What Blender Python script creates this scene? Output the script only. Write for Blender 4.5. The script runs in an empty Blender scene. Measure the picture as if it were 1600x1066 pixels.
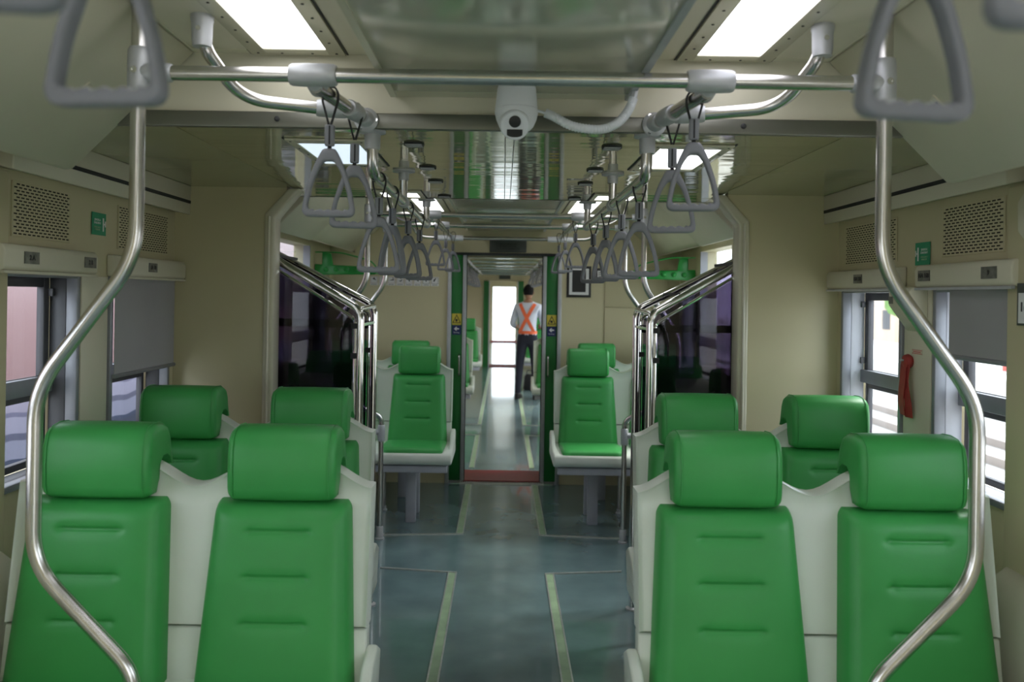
import bpy, bmesh, math, random
from mathutils import Vector, Matrix, noise
random.seed(7)
C = bpy.context.scene.collection
PI = math.pi
F = 1290.0                      # focal length in pixels of a 1600 wide frame
CAMX, EYE = -0.012, 1.5

# ------------------------------------------------------------------ camera, world, exposure
cam_d = bpy.data.cameras.new('camera'); cam = bpy.data.objects.new('camera', cam_d); C.objects.link(cam)
cam.location = (CAMX, 0, EYE)
cam.rotation_euler = (Matrix.Rotation(PI/2, 4, 'X') @ Matrix.Rotation(math.radians(0.9), 4, 'Z')).to_euler()
cam_d.sensor_width = 36; cam_d.lens = 36*F/1600
cam_d.shift_x = 14/1600; cam_d.shift_y = -70/1600
cam_d.clip_start = 0.05; cam_d.clip_end = 500
cam_d.dof.use_dof = True; cam_d.dof.focus_distance = 3.0; cam_d.dof.aperture_fstop = 3.4
bpy.context.scene.camera = cam
sc = bpy.context.scene
sc.view_settings.view_transform = 'Standard'; sc.view_settings.look = 'None'
sc.view_settings.gamma = 1; sc.view_settings.use_curve_mapping = False
sc.view_settings.exposure = 0.85
W = bpy.data.worlds.new('overcast_sky'); sc.world = W; W.use_nodes = True
nt = W.node_tree; bg = nt.nodes['Background']
sky = nt.nodes.new('ShaderNodeTexSky'); sky.sky_type = 'HOSEK_WILKIE'; sky.turbidity = 9; sky.ground_albedo = .5
sky.sun_direction = Vector((0.75, 0.25, 0.8)).normalized()
mixw = nt.nodes.new('ShaderNodeMix'); mixw.data_type = 'RGBA'; mixw.inputs[0].default_value = 0.8
nt.links.new(sky.outputs[0], mixw.inputs[6]); mixw.inputs[7].default_value = (0.86, 0.93, 1.0, 1)
nt.links.new(mixw.outputs[2], bg.inputs[0]); bg.inputs[1].default_value = 3.2
sun_d = bpy.data.lights.new('sun', 'SUN'); sun = bpy.data.objects.new('sun', sun_d); C.objects.link(sun)
sun_d.energy = 3.0; sun_d.angle = math.radians(25); sun_d.color = (1, .96, .9)
sun.rotation_euler = Vector((-0.72, -0.3, -0.8)).to_track_quat('-Z', 'Y').to_euler()
LAMP = 2.0                      # emission of the ceiling luminaires

# ------------------------------------------------------------------ materials
MATS = {}
def mat(name, col, rough=.5, metal=0, noise_amt=0, noise_scale=8, bump=0, bump_scale=60, spec=.5, coat=0, emit=None, estr=0, stretch=None, bumpdist=.02):
    m = bpy.data.materials.new(name); m.use_nodes = True; t = m.node_tree; b = t.nodes['Principled BSDF']
    b.inputs['Base Color'].default_value = (*col, 1); b.inputs['Roughness'].default_value = rough
    b.inputs['Metallic'].default_value = metal; b.inputs['Specular IOR Level'].default_value = spec
    b.inputs['Coat Weight'].default_value = coat; b.inputs['Coat Roughness'].default_value = .05
    if emit: b.inputs['Emission Color'].default_value = (*emit, 1); b.inputs['Emission Strength'].default_value = estr
    if noise_amt or bump:
        tc = t.nodes.new('ShaderNodeTexCoord'); mp = t.nodes.new('ShaderNodeMapping')
        t.links.new(tc.outputs['Object'], mp.inputs[0])
        if stretch: mp.inputs['Scale'].default_value = stretch
    if noise_amt:
        n = t.nodes.new('ShaderNodeTexNoise'); n.inputs['Scale'].default_value = noise_scale; n.inputs['Detail'].default_value = 5
        t.links.new(mp.outputs[0], n.inputs['Vector'])
        r = t.nodes.new('ShaderNodeValToRGB'); r.color_ramp.elements[0].position = .3; r.color_ramp.elements[1].position = .7
        r.color_ramp.elements[0].color = (*[c*(1-noise_amt) for c in col], 1)
        r.color_ramp.elements[1].color = (*[min(1, c*(1+noise_amt)) for c in col], 1)
        t.links.new(n.outputs['Fac'], r.inputs[0]); t.links.new(r.outputs[0], b.inputs['Base Color'])
    if bump:
        n2 = t.nodes.new('ShaderNodeTexNoise'); n2.inputs['Scale'].default_value = bump_scale; n2.inputs['Detail'].default_value = 2
        t.links.new(mp.outputs[0], n2.inputs['Vector'])
        bp = t.nodes.new('ShaderNodeBump'); bp.inputs['Strength'].default_value = bump; bp.inputs['Distance'].default_value = bumpdist
        t.links.new(n2.outputs['Fac'], bp.inputs['Height']); t.links.new(bp.outputs[0], b.inputs['Normal'])
    MATS[name] = m
    return m
def glass(name, tint, refl=.08, rough=.02):
    m = bpy.data.materials.new(name); m.use_nodes = True; t = m.node_tree; t.nodes.remove(t.nodes['Principled BSDF'])
    tr = t.nodes.new('ShaderNodeBsdfTransparent'); tr.inputs[0].default_value = (*tint, 1)
    gl = t.nodes.new('ShaderNodeBsdfGlossy'); gl.inputs['Roughness'].default_value = rough
    lw = t.nodes.new('ShaderNodeLayerWeight'); pw = t.nodes.new('ShaderNodeMath'); pw.operation = 'POWER'; pw.inputs[1].default_value = 5
    ad = t.nodes.new('ShaderNodeMath'); ad.operation = 'MULTIPLY_ADD'; ad.inputs[1].default_value = .93; ad.inputs[2].default_value = .04
    t.links.new(lw.outputs['Facing'], pw.inputs[0]); t.links.new(pw.outputs[0], ad.inputs[0])
    mx = t.nodes.new('ShaderNodeMixShader')
    t.links.new(ad.outputs[0], mx.inputs[0]); t.links.new(tr.outputs[0], mx.inputs[1]); t.links.new(gl.outputs[0], mx.inputs[2])
    t.links.new(mx.outputs[0], t.nodes['Material Output'].inputs[0]); MATS[name] = m
    return m
cream = mat('cream_panel', (.54, .49, .31), .38, noise_amt=.04, noise_scale=2, bump=.02, bump_scale=30)
cream2 = mat('cream_cover', (.62, .59, .46), .45, noise_amt=.04, noise_scale=3)
cream3 = mat('cream_trim', (.62, .59, .46), .22, noise_amt=.05, noise_scale=6)
ceilm = mat('ceiling_gloss', (.44, .43, .26), .06, metal=.45, spec=.8, noise_amt=.03, noise_scale=1.5, bump=.22, bump_scale=1.0, stretch=(1.0, 7, 1), bumpdist=.012)
ceils = mat('ceiling_satin', (.44, .43, .26), .16, metal=.25, spec=.7, noise_amt=.03, noise_scale=1.5)
ductm = mat('duct_gloss', (.58, .58, .48), .12, metal=.35, noise_amt=.03, noise_scale=2, bump=.05, bump_scale=1.0, stretch=(1.5, 5, 1), bumpdist=.012)
steel = mat('brushed_steel', (.62, .60, .58), .24, 1, noise_amt=.06, noise_scale=40, stretch=(1, 1, .1))
chrome = mat('polished_steel', (.74, .73, .72), .09, 1)
alu = mat('cast_aluminium', (.47, .48, .50), .42, .35, noise_amt=.06, noise_scale=20)
beamm = mat('dull_steel', (.20, .20, .17), .36, .7, noise_amt=.12, noise_scale=5, stretch=(.4, 1, 1))
green = mat('green_leatherette', (.046, .325, .075), .40, noise_amt=.05, noise_scale=6, bump=.10, bump_scale=420, spec=.45, bumpdist=.002)
shell = mat('ivory_plastic', (.72, .76, .68), .28, noise_amt=.04, noise_scale=5)
steelp = mat('grey_painted_steel', (.46, .46, .52), .5, .1, noise_amt=.05, noise_scale=9)
plast = mat('grey_plastic', (.205, .21, .235), .48, noise_amt=.05, noise_scale=15)
blackm = mat('black_webbing', (.012, .012, .013), .7)
dark = mat('dark_rubber', (.018, .019, .02), .6)
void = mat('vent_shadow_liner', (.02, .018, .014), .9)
frame_al = mat('window_aluminium', (.27, .28, .31), .45, .4, noise_amt=.06, noise_scale=12)
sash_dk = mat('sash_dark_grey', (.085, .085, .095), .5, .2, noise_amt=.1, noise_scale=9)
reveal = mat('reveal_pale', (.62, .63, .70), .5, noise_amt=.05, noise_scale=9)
blindm = mat('blind_fabric', (.36, .35, .36), .85, noise_amt=.05, noise_scale=3, bump=.2, bump_scale=500, bumpdist=.001)
greend = mat('green_paint', (.012, .16, .03), .35, noise_amt=.08, noise_scale=5)
greenr = mat('green_rack_paint', (.01, .24, .035), .35)
white = mat('white_plastic', (.74, .76, .80), .35, noise_amt=.02, noise_scale=5)
redm = mat('red_mat', (.24, .010, .012), .5, noise_amt=.2, noise_scale=30)
redr = mat('red_ribbon', (.33, .035, .03), .6, noise_amt=.15, noise_scale=30)
stripm = mat('photoluminescent_strip', (.31, .43, .27), .35, noise_amt=.18, noise_scale=14)
alus = mat('aluminium_strip', (.60, .62, .60), .35, .7, noise_amt=.1, noise_scale=30)
sgreen = mat('sign_green', (.015, .27, .13), .5); sblue = mat('sign_navy', (.01, .02, .10), .5); syel = mat('sign_yellow', (.62, .50, .06), .5)
sgrey = mat('plate_grey', (.17, .17, .15), .45, .3, noise_amt=.3, noise_scale=60); swhite = mat('sign_white', (.72, .72, .72), .5); sblack = mat('ink_black', (.015, .015, .015), .5)
sgr2 = mat('notice_grey', (.055, .065, .055), .4); spink = mat('sign_pink', (.50, .36, .34), .5); sred = mat('sign_red', (.5, .03, .04), .5)
lampm = mat('diffuser_cool', (.8, .8, .8), .4, emit=(.97, .97, 1.0), estr=LAMP)
lampd = mat('diffuser_dim', (.55, .6, .65), .4, emit=(.75, .88, 1.0), estr=.55)
lampw = mat('diffuser_plum', (.8, .8, .8), .4, emit=(.93, .92, 1.0), estr=LAMP)
clear = glass('clear_glass', (.93, .95, .96)); tint = glass('plum_tinted_glass', (.40, .37, .43)); tintd = glass('deep_tinted_glass', (.50, .46, .56))
# floor: mottled grey teal vinyl, glossy
fl = mat('teal_vinyl', (.13, .20, .21), .22, noise_amt=.22, noise_scale=3.2, bump=.06, bump_scale=2.2, bumpdist=.01, coat=.6)
skin = mat('skin', (.32, .17, .10), .6); hair = mat('black_hair', (.006, .005, .005), .8, spec=.2, bump=.5, bump_scale=90); shirt = mat('white_shirt', (.60, .64, .74), .8, noise_amt=.04, noise_scale=8)
navy = mat('navy_trousers', (.012, .013, .025), .8); orange = mat('orange_webbing', (.85, .16, .06), .6); shoem = mat('black_shoe', (.012, .011, .012), .4)

# ------------------------------------------------------------------ mesh helpers
class MB:
    def __init__(s): s.v = []; s.f = []; s.mi = []
    def add(s, vs, fs, k=0):
        o = len(s.v); s.v += [tuple(v) for v in vs]; s.f += [tuple(i+o for i in f) for f in fs]; s.mi += [k]*len(fs); return s
    def box(s, x0, x1, y0, y1, z0, z1, k=0):
        v = [(x, y, z) for x in (x0, x1) for y in (y0, y1) for z in (z0, z1)]
        return s.add(v, [(0,1,3,2), (4,6,7,5), (0,4,5,1), (2,3,7,6), (0,2,6,4), (1,5,7,3)], k)
    def prism(s, poly, axis, a, b, k=0):
        # poly: 2D points in the plane normal to axis ('x': (y,z), 'y': (x,z), 'z': (x,y))
        def p(q, t): return {'x': (t, q[0], q[1]), 'y': (q[0], t, q[1]), 'z': (q[0], q[1], t)}[axis]
        n = len(poly); v = [p(q, a) for q in poly]+[p(q, b) for q in poly]
        return s.add(v, [tuple(range(n))[::-1], tuple(range(n, 2*n))]+[(i, (i+1) % n, (i+1) % n+n, i+n) for i in range(n)], k)
    def tube(s, pts, r, seg=12, cap=True, k=0):
        pts = [Vector(p) for p in pts]; n = len(pts); rs = r if isinstance(r, (list, tuple)) else [r]*n
        T = [(pts[min(i+1, n-1)]-pts[max(i-1, 0)]).normalized() for i in range(n)]
        up = Vector((0, 0, 1)) if abs(T[0].z) < .9 else Vector((1, 0, 0))
        N = T[0].cross(up).normalized(); vs = []
        for i in range(n):
            if i:
                N = (N - T[i]*N.dot(T[i])).normalized()
            B = T[i].cross(N)
            vs += [pts[i]+(N*math.cos(2*PI*j/seg)+B*math.sin(2*PI*j/seg))*rs[i] for j in range(seg)]
        fs = [(i*seg+j, i*seg+(j+1) % seg, (i+1)*seg+(j+1) % seg, (i+1)*seg+j) for i in range(n-1) for j in range(seg)]
        if cap: fs += [tuple(range(seg))[::-1], tuple(range((n-1)*seg, n*seg))]
        return s.add(vs, fs, k)
    def lathe(s, prof, c, axis='z', seg=24, k=0):
        # prof: list of (r, t) along axis from c
        pts = []
        for r, t in prof:
            for j in range(seg):
                a = 2*PI*j/seg; u, w = r*math.cos(a), r*math.sin(a)
                pts.append({'z': (c[0]+u, c[1]+w, c[2]+t), 'y': (c[0]+u, c[1]+t, c[2]+w), 'x': (c[0]+t, c[1]+u, c[2]+w)}[axis])
        n = len(prof); fs = [(i*seg+j, i*seg+(j+1) % seg, (i+1)*seg+(j+1) % seg, (i+1)*seg+j) for i in range(n-1) for j in range(seg)]
        return s.add(pts, fs+[tuple(range(seg))[::-1], tuple(range((n-1)*seg, n*seg))], k)
    def obj(s, name, m, parent=None, smooth=False, bevel=0, bseg=2, sub=0, angle=40):
        me = bpy.data.meshes.new(name); me.from_pydata(s.v, [], s.f)
        ms = m if isinstance(m, (list, tuple)) else [m]
        for q in ms: me.materials.append(q)
        for p, k in zip(me.polygons, s.mi): p.material_index = k
        b = bmesh.new(); b.from_mesh(me); bmesh.ops.recalc_face_normals(b, faces=b.faces); b.to_mesh(me); b.free()
        o = bpy.data.objects.new(name, me); C.objects.link(o)
        if smooth:
            for p in me.polygons: p.use_smooth = True
            if smooth != 2: me.set_sharp_from_angle(angle=math.radians(angle))
        if bevel:
            md = o.modifiers.new('bevel', 'BEVEL'); md.width = bevel; md.segments = bseg; md.limit_method = 'ANGLE'; md.angle_limit = math.radians(angle)
            for p in me.polygons: p.use_smooth = True
        if sub:
            md = o.modifiers.new('sub', 'SUBSURF'); md.levels = md.render_levels = sub
        if parent: o.parent = parent
        return o
def fillet(pts, r, n=6):
    pts = [Vector(p) for p in pts]; out = [pts[0]]
    for i in range(1, len(pts)-1):
        a, b, c = pts[i-1], pts[i], pts[i+1]; u = (a-b); w = (c-b); rr = min(r, u.length*.48, w.length*.48)
        p0 = b+u.normalized()*rr; p1 = b+w.normalized()*rr
        for k in range(n+1):
            t = k/n; out.append(p0*(1-t)**2+b*2*t*(1-t)+p1*t*t)
    return out+[pts[-1]]
def tag(o, label=None, cat=None, group=None, kind=None):
    if label: o['label'] = label
    if cat: o['category'] = cat
    if group: o['group'] = group
    if kind: o['kind'] = kind
    return o
def thing(name, label, cat, loc=(0, 0, 0), rz=0, group=None):
    o = bpy.data.objects.new(name, None); C.objects.link(o); o.location = loc; o.rotation_euler = (0, 0, rz); o.empty_display_size = .05
    return tag(o, label, cat, group)
def struct(o): o['kind'] = 'structure'; return o
def sempty(name): 
    o = bpy.data.objects.new(name, None); C.objects.link(o); o['kind'] = 'structure'; return o
def copy_tree(o, parent=None):
    c = o.copy(); C.objects.link(c)
    if parent: c.parent = parent
    for ch in list(o.children): copy_tree(ch, c)
    return c
def place(o, loc, rz=0, label=None, group=None):
    o.location = loc; o.rotation_euler = (0, 0, rz)
    if label: o['label'] = label
    if group: o['group'] = group
    return o
def text(s, size, m, name='lettering', parent=None, loc=(0, 0, 0), rot=(PI/2, 0, 0), align='CENTER', ext=.0004, bold=0):
    cu = bpy.data.curves.new(name, 'FONT'); cu.body = s; cu.size = size; cu.align_x = align; cu.align_y = 'CENTER'; cu.extrude = ext; cu.resolution_u = 2; cu.offset = bold
    t = bpy.data.objects.new('tmp', cu); me = bpy.data.meshes.new_from_object(t); bpy.data.objects.remove(t)
    me.materials.clear(); me.materials.append(m)
    o = bpy.data.objects.new(name, me); C.objects.link(o); o.location = loc; o.rotation_euler = rot
    if parent: o.parent = parent
    return o
FACE = (PI/2, 0, 0)            # text facing -Y
FACE_R = (PI/2, 0, PI/2)       # text on the left wall, facing +X
FACE_L = (PI/2, 0, -PI/2)      # text on the right wall, facing -X

# ================================================================== STRUCTURE
WX = 1.40
END = 6.6
# floor of the first carriage and beyond
struct(MB().box(-1.5, 1.5, -3, END, -.12, 0).obj('floor', fl))
# side walls with openings --------------------------------------------------
WIN_Z0, WIN_Z1 = .93, 1.55
openings = [(-2.6, -1.2, .05, 1.80), (-.9, .2, WIN_Z0, WIN_Z1), (.8, 1.9, WIN_Z0, WIN_Z1), (2.22, 2.69, WIN_Z0, WIN_Z1), (2.90, 3.42, WIN_Z0, WIN_Z1),  # leading entry: unseen open doorways behind the camera, added to let in daylight
            (3.75, 4.95, .10, 1.80), (5.10, 5.93, 1.03, 1.84), (6.02, 6.45, WIN_Z0, WIN_Z1)]
def side_wall(s, name, x0=WX, x1=1.52, ya=-3.0, yb=END+.1, ops=openings, top=2.2, m=cream):
    b = MB(); X = sorted((s*x0, s*x1)); y = ya
    for (a, c, z0, z1) in ops:
        b.box(*X, y, a, 0, top); b.box(*X, a, c, 0, z0); b.box(*X, a, c, z1, top); y = c
    b.box(*X, y, yb, 0, top)
    return struct(b.obj(name, m))
wall_l = side_wall(-1, 'wall_left'); wall_r = side_wall(1, 'wall_right')
struct(MB().box(-1.52, 1.52, -3.1, -3.0, 0, 2.2).obj('wall_back', cream))
for s, side in ((-1, 'left'), (1, 'right')):
    # thicker wall panel nearest the camera (between window bays), fascia with dark reveal line
    X = sorted((s*1.36, s*1.399)); b = MB()
    b.box(*X, 1.9, 2.25, 0, 1.82); b.box(*X, .2, .8, 0, 1.82)
    struct(b.obj('wall_panel_'+side, cream, bevel=.006))
    b = MB(); pr = [(s*1.30, 1.825), (s*1.33, 1.822), (s*1.40, 1.85), (s*1.40, 1.943), (s*1.335, 1.943)] 
    b = MB().prism([(s*1.335, 1.822), (s*1.399, 1.835), (s*1.399, 1.943), (s*1.332, 1.943)], 'y', 2.22, 3.48)
    t = struct(b.obj('trim_cove_'+side, cream2, bevel=.004))
    MB().prism([(s*1.3355, 1.868), (s*1.328, 1.868), (s*1.328, 1.880), (s*1.3355, 1.880)], 'y', 2.23, 3.465).obj('dark_reveal_strip', dark, t)
    # heater cover along the wall foot near the camera
    struct(MB().prism([(s*1.399, 0), (s*1.30, 0), (s*1.30, .70), (s*1.32, .76), (s*1.36, .79), (s*1.399, .79)], 'y', -.5, 2.24).obj('trim_heater_'+side, cream2, bevel=.01))
# ---- ceilings
high = struct(MB().box(-1.4, 1.4, -3, 2.21, 2.14, 2.2).obj('ceiling', cream2))
struct(MB().box(-1.4, 1.4, 3.80, END, 2.14, 2.2).obj('ceiling_far', cream2))
# riser + beam at the change of height
riser = struct(MB().box(-1.35, 1.35, 2.21, 2.26, 1.98, 2.14).obj('trim_riser', cream2))
struct(MB().box(-1.35, 1.35, 3.76, 3.80, 1.943, 2.14).obj('trim_riser_far', cream2))
tb = struct(MB().box(-1.30, 1.30, 2.195, 2.215, 1.94, 1.982).obj('trim_beam', beamm, bevel=.003))
b = MB()
for x in (-1.0, -.62, .62, 1.0): b.lathe([(.0075, 0), (.0075, -.003), (.004, -.005)], (x, 2.195, 1.962), 'y', 10)
b.obj('beam_screws', dark, tb)
# low glossy ceiling, made of panels with open joints
low = struct(MB().box(-1.4, 1.4, 2.215, 3.79, 1.958, 2.0).obj('ceiling_low', cream))
g = .0016
ys = [(2.216, 2.99), (2.99, 3.32), (3.32, 3.785)]
for (y0, y1) in ys:
    for (x0, x1) in ((-1.395, -.90), (-.90, -.0125), (-.0125, .0125), (.0125, .90), (.90, 1.395)):
        o = MB().box(x0+g, x1-g, y0+g, y1-g, 1.943, 1.958).obj('ceiling_panel', ceils if abs(x0+x1) > 1.5 else ceilm, low)
# duct running down the middle of the higher ceiling
for (y0, y1, nm) in ((-3, 2.209, 'trim_duct'), (3.801, END, 'trim_duct_far')):
    d = struct(MB().box(-.315, .315, y0, y1, 2.03, 2.139).obj(nm, cream2))
    edges = [y0, y0+1.7, y0+3.4, y1] if y0 < 0 else [y0, 4.9, y1]
    for a, c in zip(edges[:-1], edges[1:]):
        MB().box(-.300, .300, a+.004, c-.10 if c > 2 and y0 < 0 else c-.004, 2.02, 2.03).obj('duct_panel', ductm, d, bevel=.002)
    for s in (-1, 1):
        MB().box(s*.306-.008, s*.306+.008, y0, y1-.05, 2.016, 2.03).obj('edge_bead', cream3 if s < 0 else alu, d)
# sloping side covers (box with 45 degree face)
def cover(s, y0, y1, name, dx=0, dz=0):
    p = [(s*(.845+dx), 2.139), (s*(1.165+dx), 1.822+dz), (s*(1.185+dx), 1.818+dz), (s*1.21, 1.832), (s*1.331, 1.90), (s*1.331, 2.139)]
    return struct(MB().prism(p, 'y', y0, y1).obj(name, cream2, bevel=.006))
for s, side in ((-1, 'left'), (1, 'right')):
    c1 = cover(s, -3, 2.205, 'trim_cover_near_'+side)
    # latch on the cover
    n = Vector((-s, 0, -1)).normalized(); p = Vector((s*1.01, 1.95, 1.975))
    b = MB(); t = Vector((s, 0, -1)).normalized()
    q = [p+t*u+Vector((0, w, 0)) for u, w in ((-.022, -.006), (.022, -.012), (.024, .004), (-.018, .010))]
    b.add([x for x in q]+[x+n*.004 for x in q], [(0,1,2,3), (4,5,6,7), (0,1,5,4), (1,2,6,5), (2,3,7,6), (3,0,4,7)])
    b.obj('latch', cream3, c1)
    b = MB(); q = [p+n*.0045+t*u+Vector((0, w, 0)) for u, w in ((-.005, -.003), (.005, -.003), (.005, .003), (-.005, .003))]
    b.add(q+[x+n*.001 for x in q], [(0,1,2,3), (4,5,6,7), (0,1,5,4), (1,2,6,5), (2,3,7,6), (3,0,4,7)]); b.obj('keyhole', dark, c1)
    cover(s, 4.15, 4.97, 'trim_cover_mid_'+side); cover(s, 5.0, END, 'trim_cover_far_'+side, .05, .02)
    struct(MB().box(*sorted((s*1.20, s*1.39)), 3.8, END, 1.95, 2.139).obj('trim_corner_'+side, cream2))
    # partition beside the vestibule, with glossy jamb that leans in at the top
    p = [(s*1.40, 0), (s*1.405, 1.943), (s*.93, 1.943), (s*.93, 1.92), (s*1.02, 1.83), (s*1.02, 0)]
    struct(MB().prism(p, 'y', 3.48, 3.53).obj('wall_partition_'+side, cream))
    j = MB(); ji, jo = .962, 1.02
    def band(x0, x1, k=0): pass
    prof = [(s*1.02, 0), (s*1.02, 1.83), (s*.92, 1.94), (s*.872, 1.94), (s*.974, 1.815), (s*.974, 0)]
    j.prism(prof, 'y', 3.465, 3.56)
    struct(j.obj('door_jamb_'+side, cream3, bevel=.010, bseg=3, angle=25))
    b = MB().tube([(s*.997, 3.458, .02), (s*.997, 3.458, 1.82)], .006, 8)
    struct(b.obj('trim_jamb_bead_'+side, cream3, smooth=True))
# seam lines of ceiling access panels (raised flat plates)
for s in (-1, 1):
    for (y0, y1) in ((.2, 1.35), (1.38, 2.16)):
        p = MB().box(*sorted((s*.69, s*.835)), y0, y1, 2.136, 2.141).obj('access_panel', cream3, high)

# ---- end wall with gangway door
D0 = END
b = MB(); b.box(-1.4, -.455, D0, D0+.06, 0, 2.2); b.box(.455, 1.4, D0, D0+.06, 0, 2.2); b.box(-.455, .455, D0, D0+.06, 1.83, 2.2)
wall_end = struct(b.obj('wall_end', cream))
for s, side in ((-1, 'left'), (1, 'right')):
    MB().box(*sorted((s*.425, s*.455)), D0-.02, D0+.08, 0, 1.835).obj('door_post', alu, wall_end, bevel=.003)
    dl = sempty('door_gangway_'+side)
    MB().box(*sorted((s*.335, s*.425)), D0+.01, D0+.05, .02, 1.83).obj('door_leaf', greend, dl, bevel=.003)
    MB().box(*sorted((s*.306, s*.335)), D0, D0+.06, .02, 1.83).obj('edge_strip', alu, dl, bevel=.003)
    MB().box(*sorted((s*.300, s*.306)), D0+.02, D0+.05, .02, 1.83).obj('rubber_seal', dark, dl)
    MB().tube(fillet([(s*.355, D0+.01, .86), (s*.355, D0-.02, .87), (s*.355, D0-.02, 1.02), (s*.355, D0+.01, 1.03)], .015), .007, 8).obj('door_handle', steel, dl, smooth=True)
    zc = 1.30
    MB().box(s*.38-.038, s*.38+.038, D0+.004, D0+.0095, zc-.035, zc+.055).obj('warning_sticker', [syel if True else swhite], dl)
    MB().prism([(s*.38-.034, zc-.02), (s*.38+.034, zc-.02), (s*.38, zc+.05)], 'y', D0+.003, D0+.0038).obj('warning_triangle', sblack, dl)
    MB().prism([(s*.38-.024, zc-.014), (s*.38+.024, zc-.014), (s*.38, zc+.036)], 'y', D0+.002, D0+.0029).obj('warning_triangle_inner', syel, dl)
    MB().box(s*.38-.010, s*.38+.008, D0+.0012, D0+.0019, zc-.008, zc+.012).obj('hand_symbol', sblack, dl)
    text('AWAS TANGAN', .010, sblack, 'lettering', dl, (s*.38, D0+.003, zc-.028), FACE)
    MB().box(s*.38-.036, s*.38+.036, D0+.004, D0+.0095, zc-.115, zc-.038).obj('arrow_sticker', sblue, dl)
    ar = [(-.020, 0), (-.002, .017), (.004, .012), (-.004, .005), (.020, .005), (.020, -.005), (-.004, -.005), (.004, -.012), (-.002, -.017)]
    MB().prism([(s*.38+x, zc-.066+z) for x, z in ar], 'y', D0+.002, D0+.0038).obj('arrow_mark', swhite, dl)
    text('Dorong', .014, swhite, 'lettering', dl, (s*.38, D0+.003, zc-.096), FACE)
MB().box(-.425, .425, D0-.012, D0+.07, 1.825, 1.845).obj('door_head_strip', dark, wall_end)
b = MB().box(-.125, .17, D0-.012, D0-.0005, 1.85, 1.945)
sg = tag(b.obj('header_sign', sgr2, bevel=.004), 'dark grey lettered sign board above the gangway door', 'sign')
text('MAAF AREA INI\nBUKAN UNTUK\nDILARANG MEROKOK', .019, sblack, 'lettering', sg, (.022, D0-.0125, 1.897), FACE, bold=.0004)
# red threshold between the carriages
th = sempty('floor_threshold')
MB().box(-.335, .335, D0-.03, 7.05, 0, .012).obj('threshold_plate', alus, th)
MB().box(-.315, .315, D0+.02, 7.02, .012, .02).obj('red_mat', redm, th)
b = MB()
for i in range(42): b.lathe([(.004, 0), (.004, .004)], (-.32+i*.0156, D0-.01, .012), 'z', 6)
b.obj('stud_row', dark, th)
b = MB(); b.box(-.52, -.44, D0+.06, 7.1, -.1, 2.1); b.box(.44, .52, D0+.06, 7.1, -.1, 2.1); b.box(-.52, .52, D0+.06, 7.1, 1.95, 2.1); b.box(-.52, .52, D0+.0, 7.1, -.12, -.01)
struct(b.obj('wall_gangway', sash_dk))

# ---- glowing strips on the floor with aluminium edging
for s, side in ((-1, 'left'), (1, 'right')):
    for (y0, y1, xs, nm) in ((-.5, 4.46, .66, 'near'), (5.19, END-.04, .76, 'far')):
        st = sempty('trim_floor_%s_%s' % (nm, side)); x = s*.262
        MB().box(x-.018, x+.018, y0, y1, .0, .0035).obj('strip_inlay', stripm, st)
        for e in (-1, 1): MB().box(x+e*.021-.0035, x+e*.021+.0035, y0, y1, 0, .005).obj('strip_edge', alus, st)
        ye = y1 if nm == 'near' else y0
        a, c = (s*.238, ye), (s*xs, ye+(.06 if nm == 'near' else -.05))
        w = .008
        MB().prism([(a[0], a[1]-w), (c[0], c[1]-w), (c[0], c[1]+w), (a[0], a[1]+w)], 'z', 0, .006).obj('cross_edge', alus, st)

# ---- vestibule side doors and their tinted windows
def side_door(s, n, y0, y1, z0, z1, dk):
    d = sempty('door_%d' % n); X = lambda a, b_: sorted((s*a, s*b_))
    ym = (y0+y1)/2
    for (a, c) in ((y0, ym-.005), (ym+.005, y1)):
        b = MB(); b.box(*X(1.44, 1.48), a, c, z0, .95); b.box(*X(1.44, 1.48), a, c, 1.70, z1); b.box(*X(1.44, 1.48), a, a+.09, .95, 1.70); b.box(*X(1.44, 1.48), c-.09, c, .95, 1.70)
        b.obj('door_leaf', dk, d, bevel=.004)
        MB().box(*X(1.455, 1.465), a+.09, c-.09, .95, 1.70).obj('door_pane', clear, d)
        MB().box(*X(1.432, 1.44), a+.08, c-.08, .94, .955).obj('pane_bead', dark, d)
    return d
side_door(-1, 1, 3.75, 4.95, .10, 1.80, frame_al); side_door(1, 2, 3.75, 4.95, .10, 1.80, frame_al)

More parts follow.
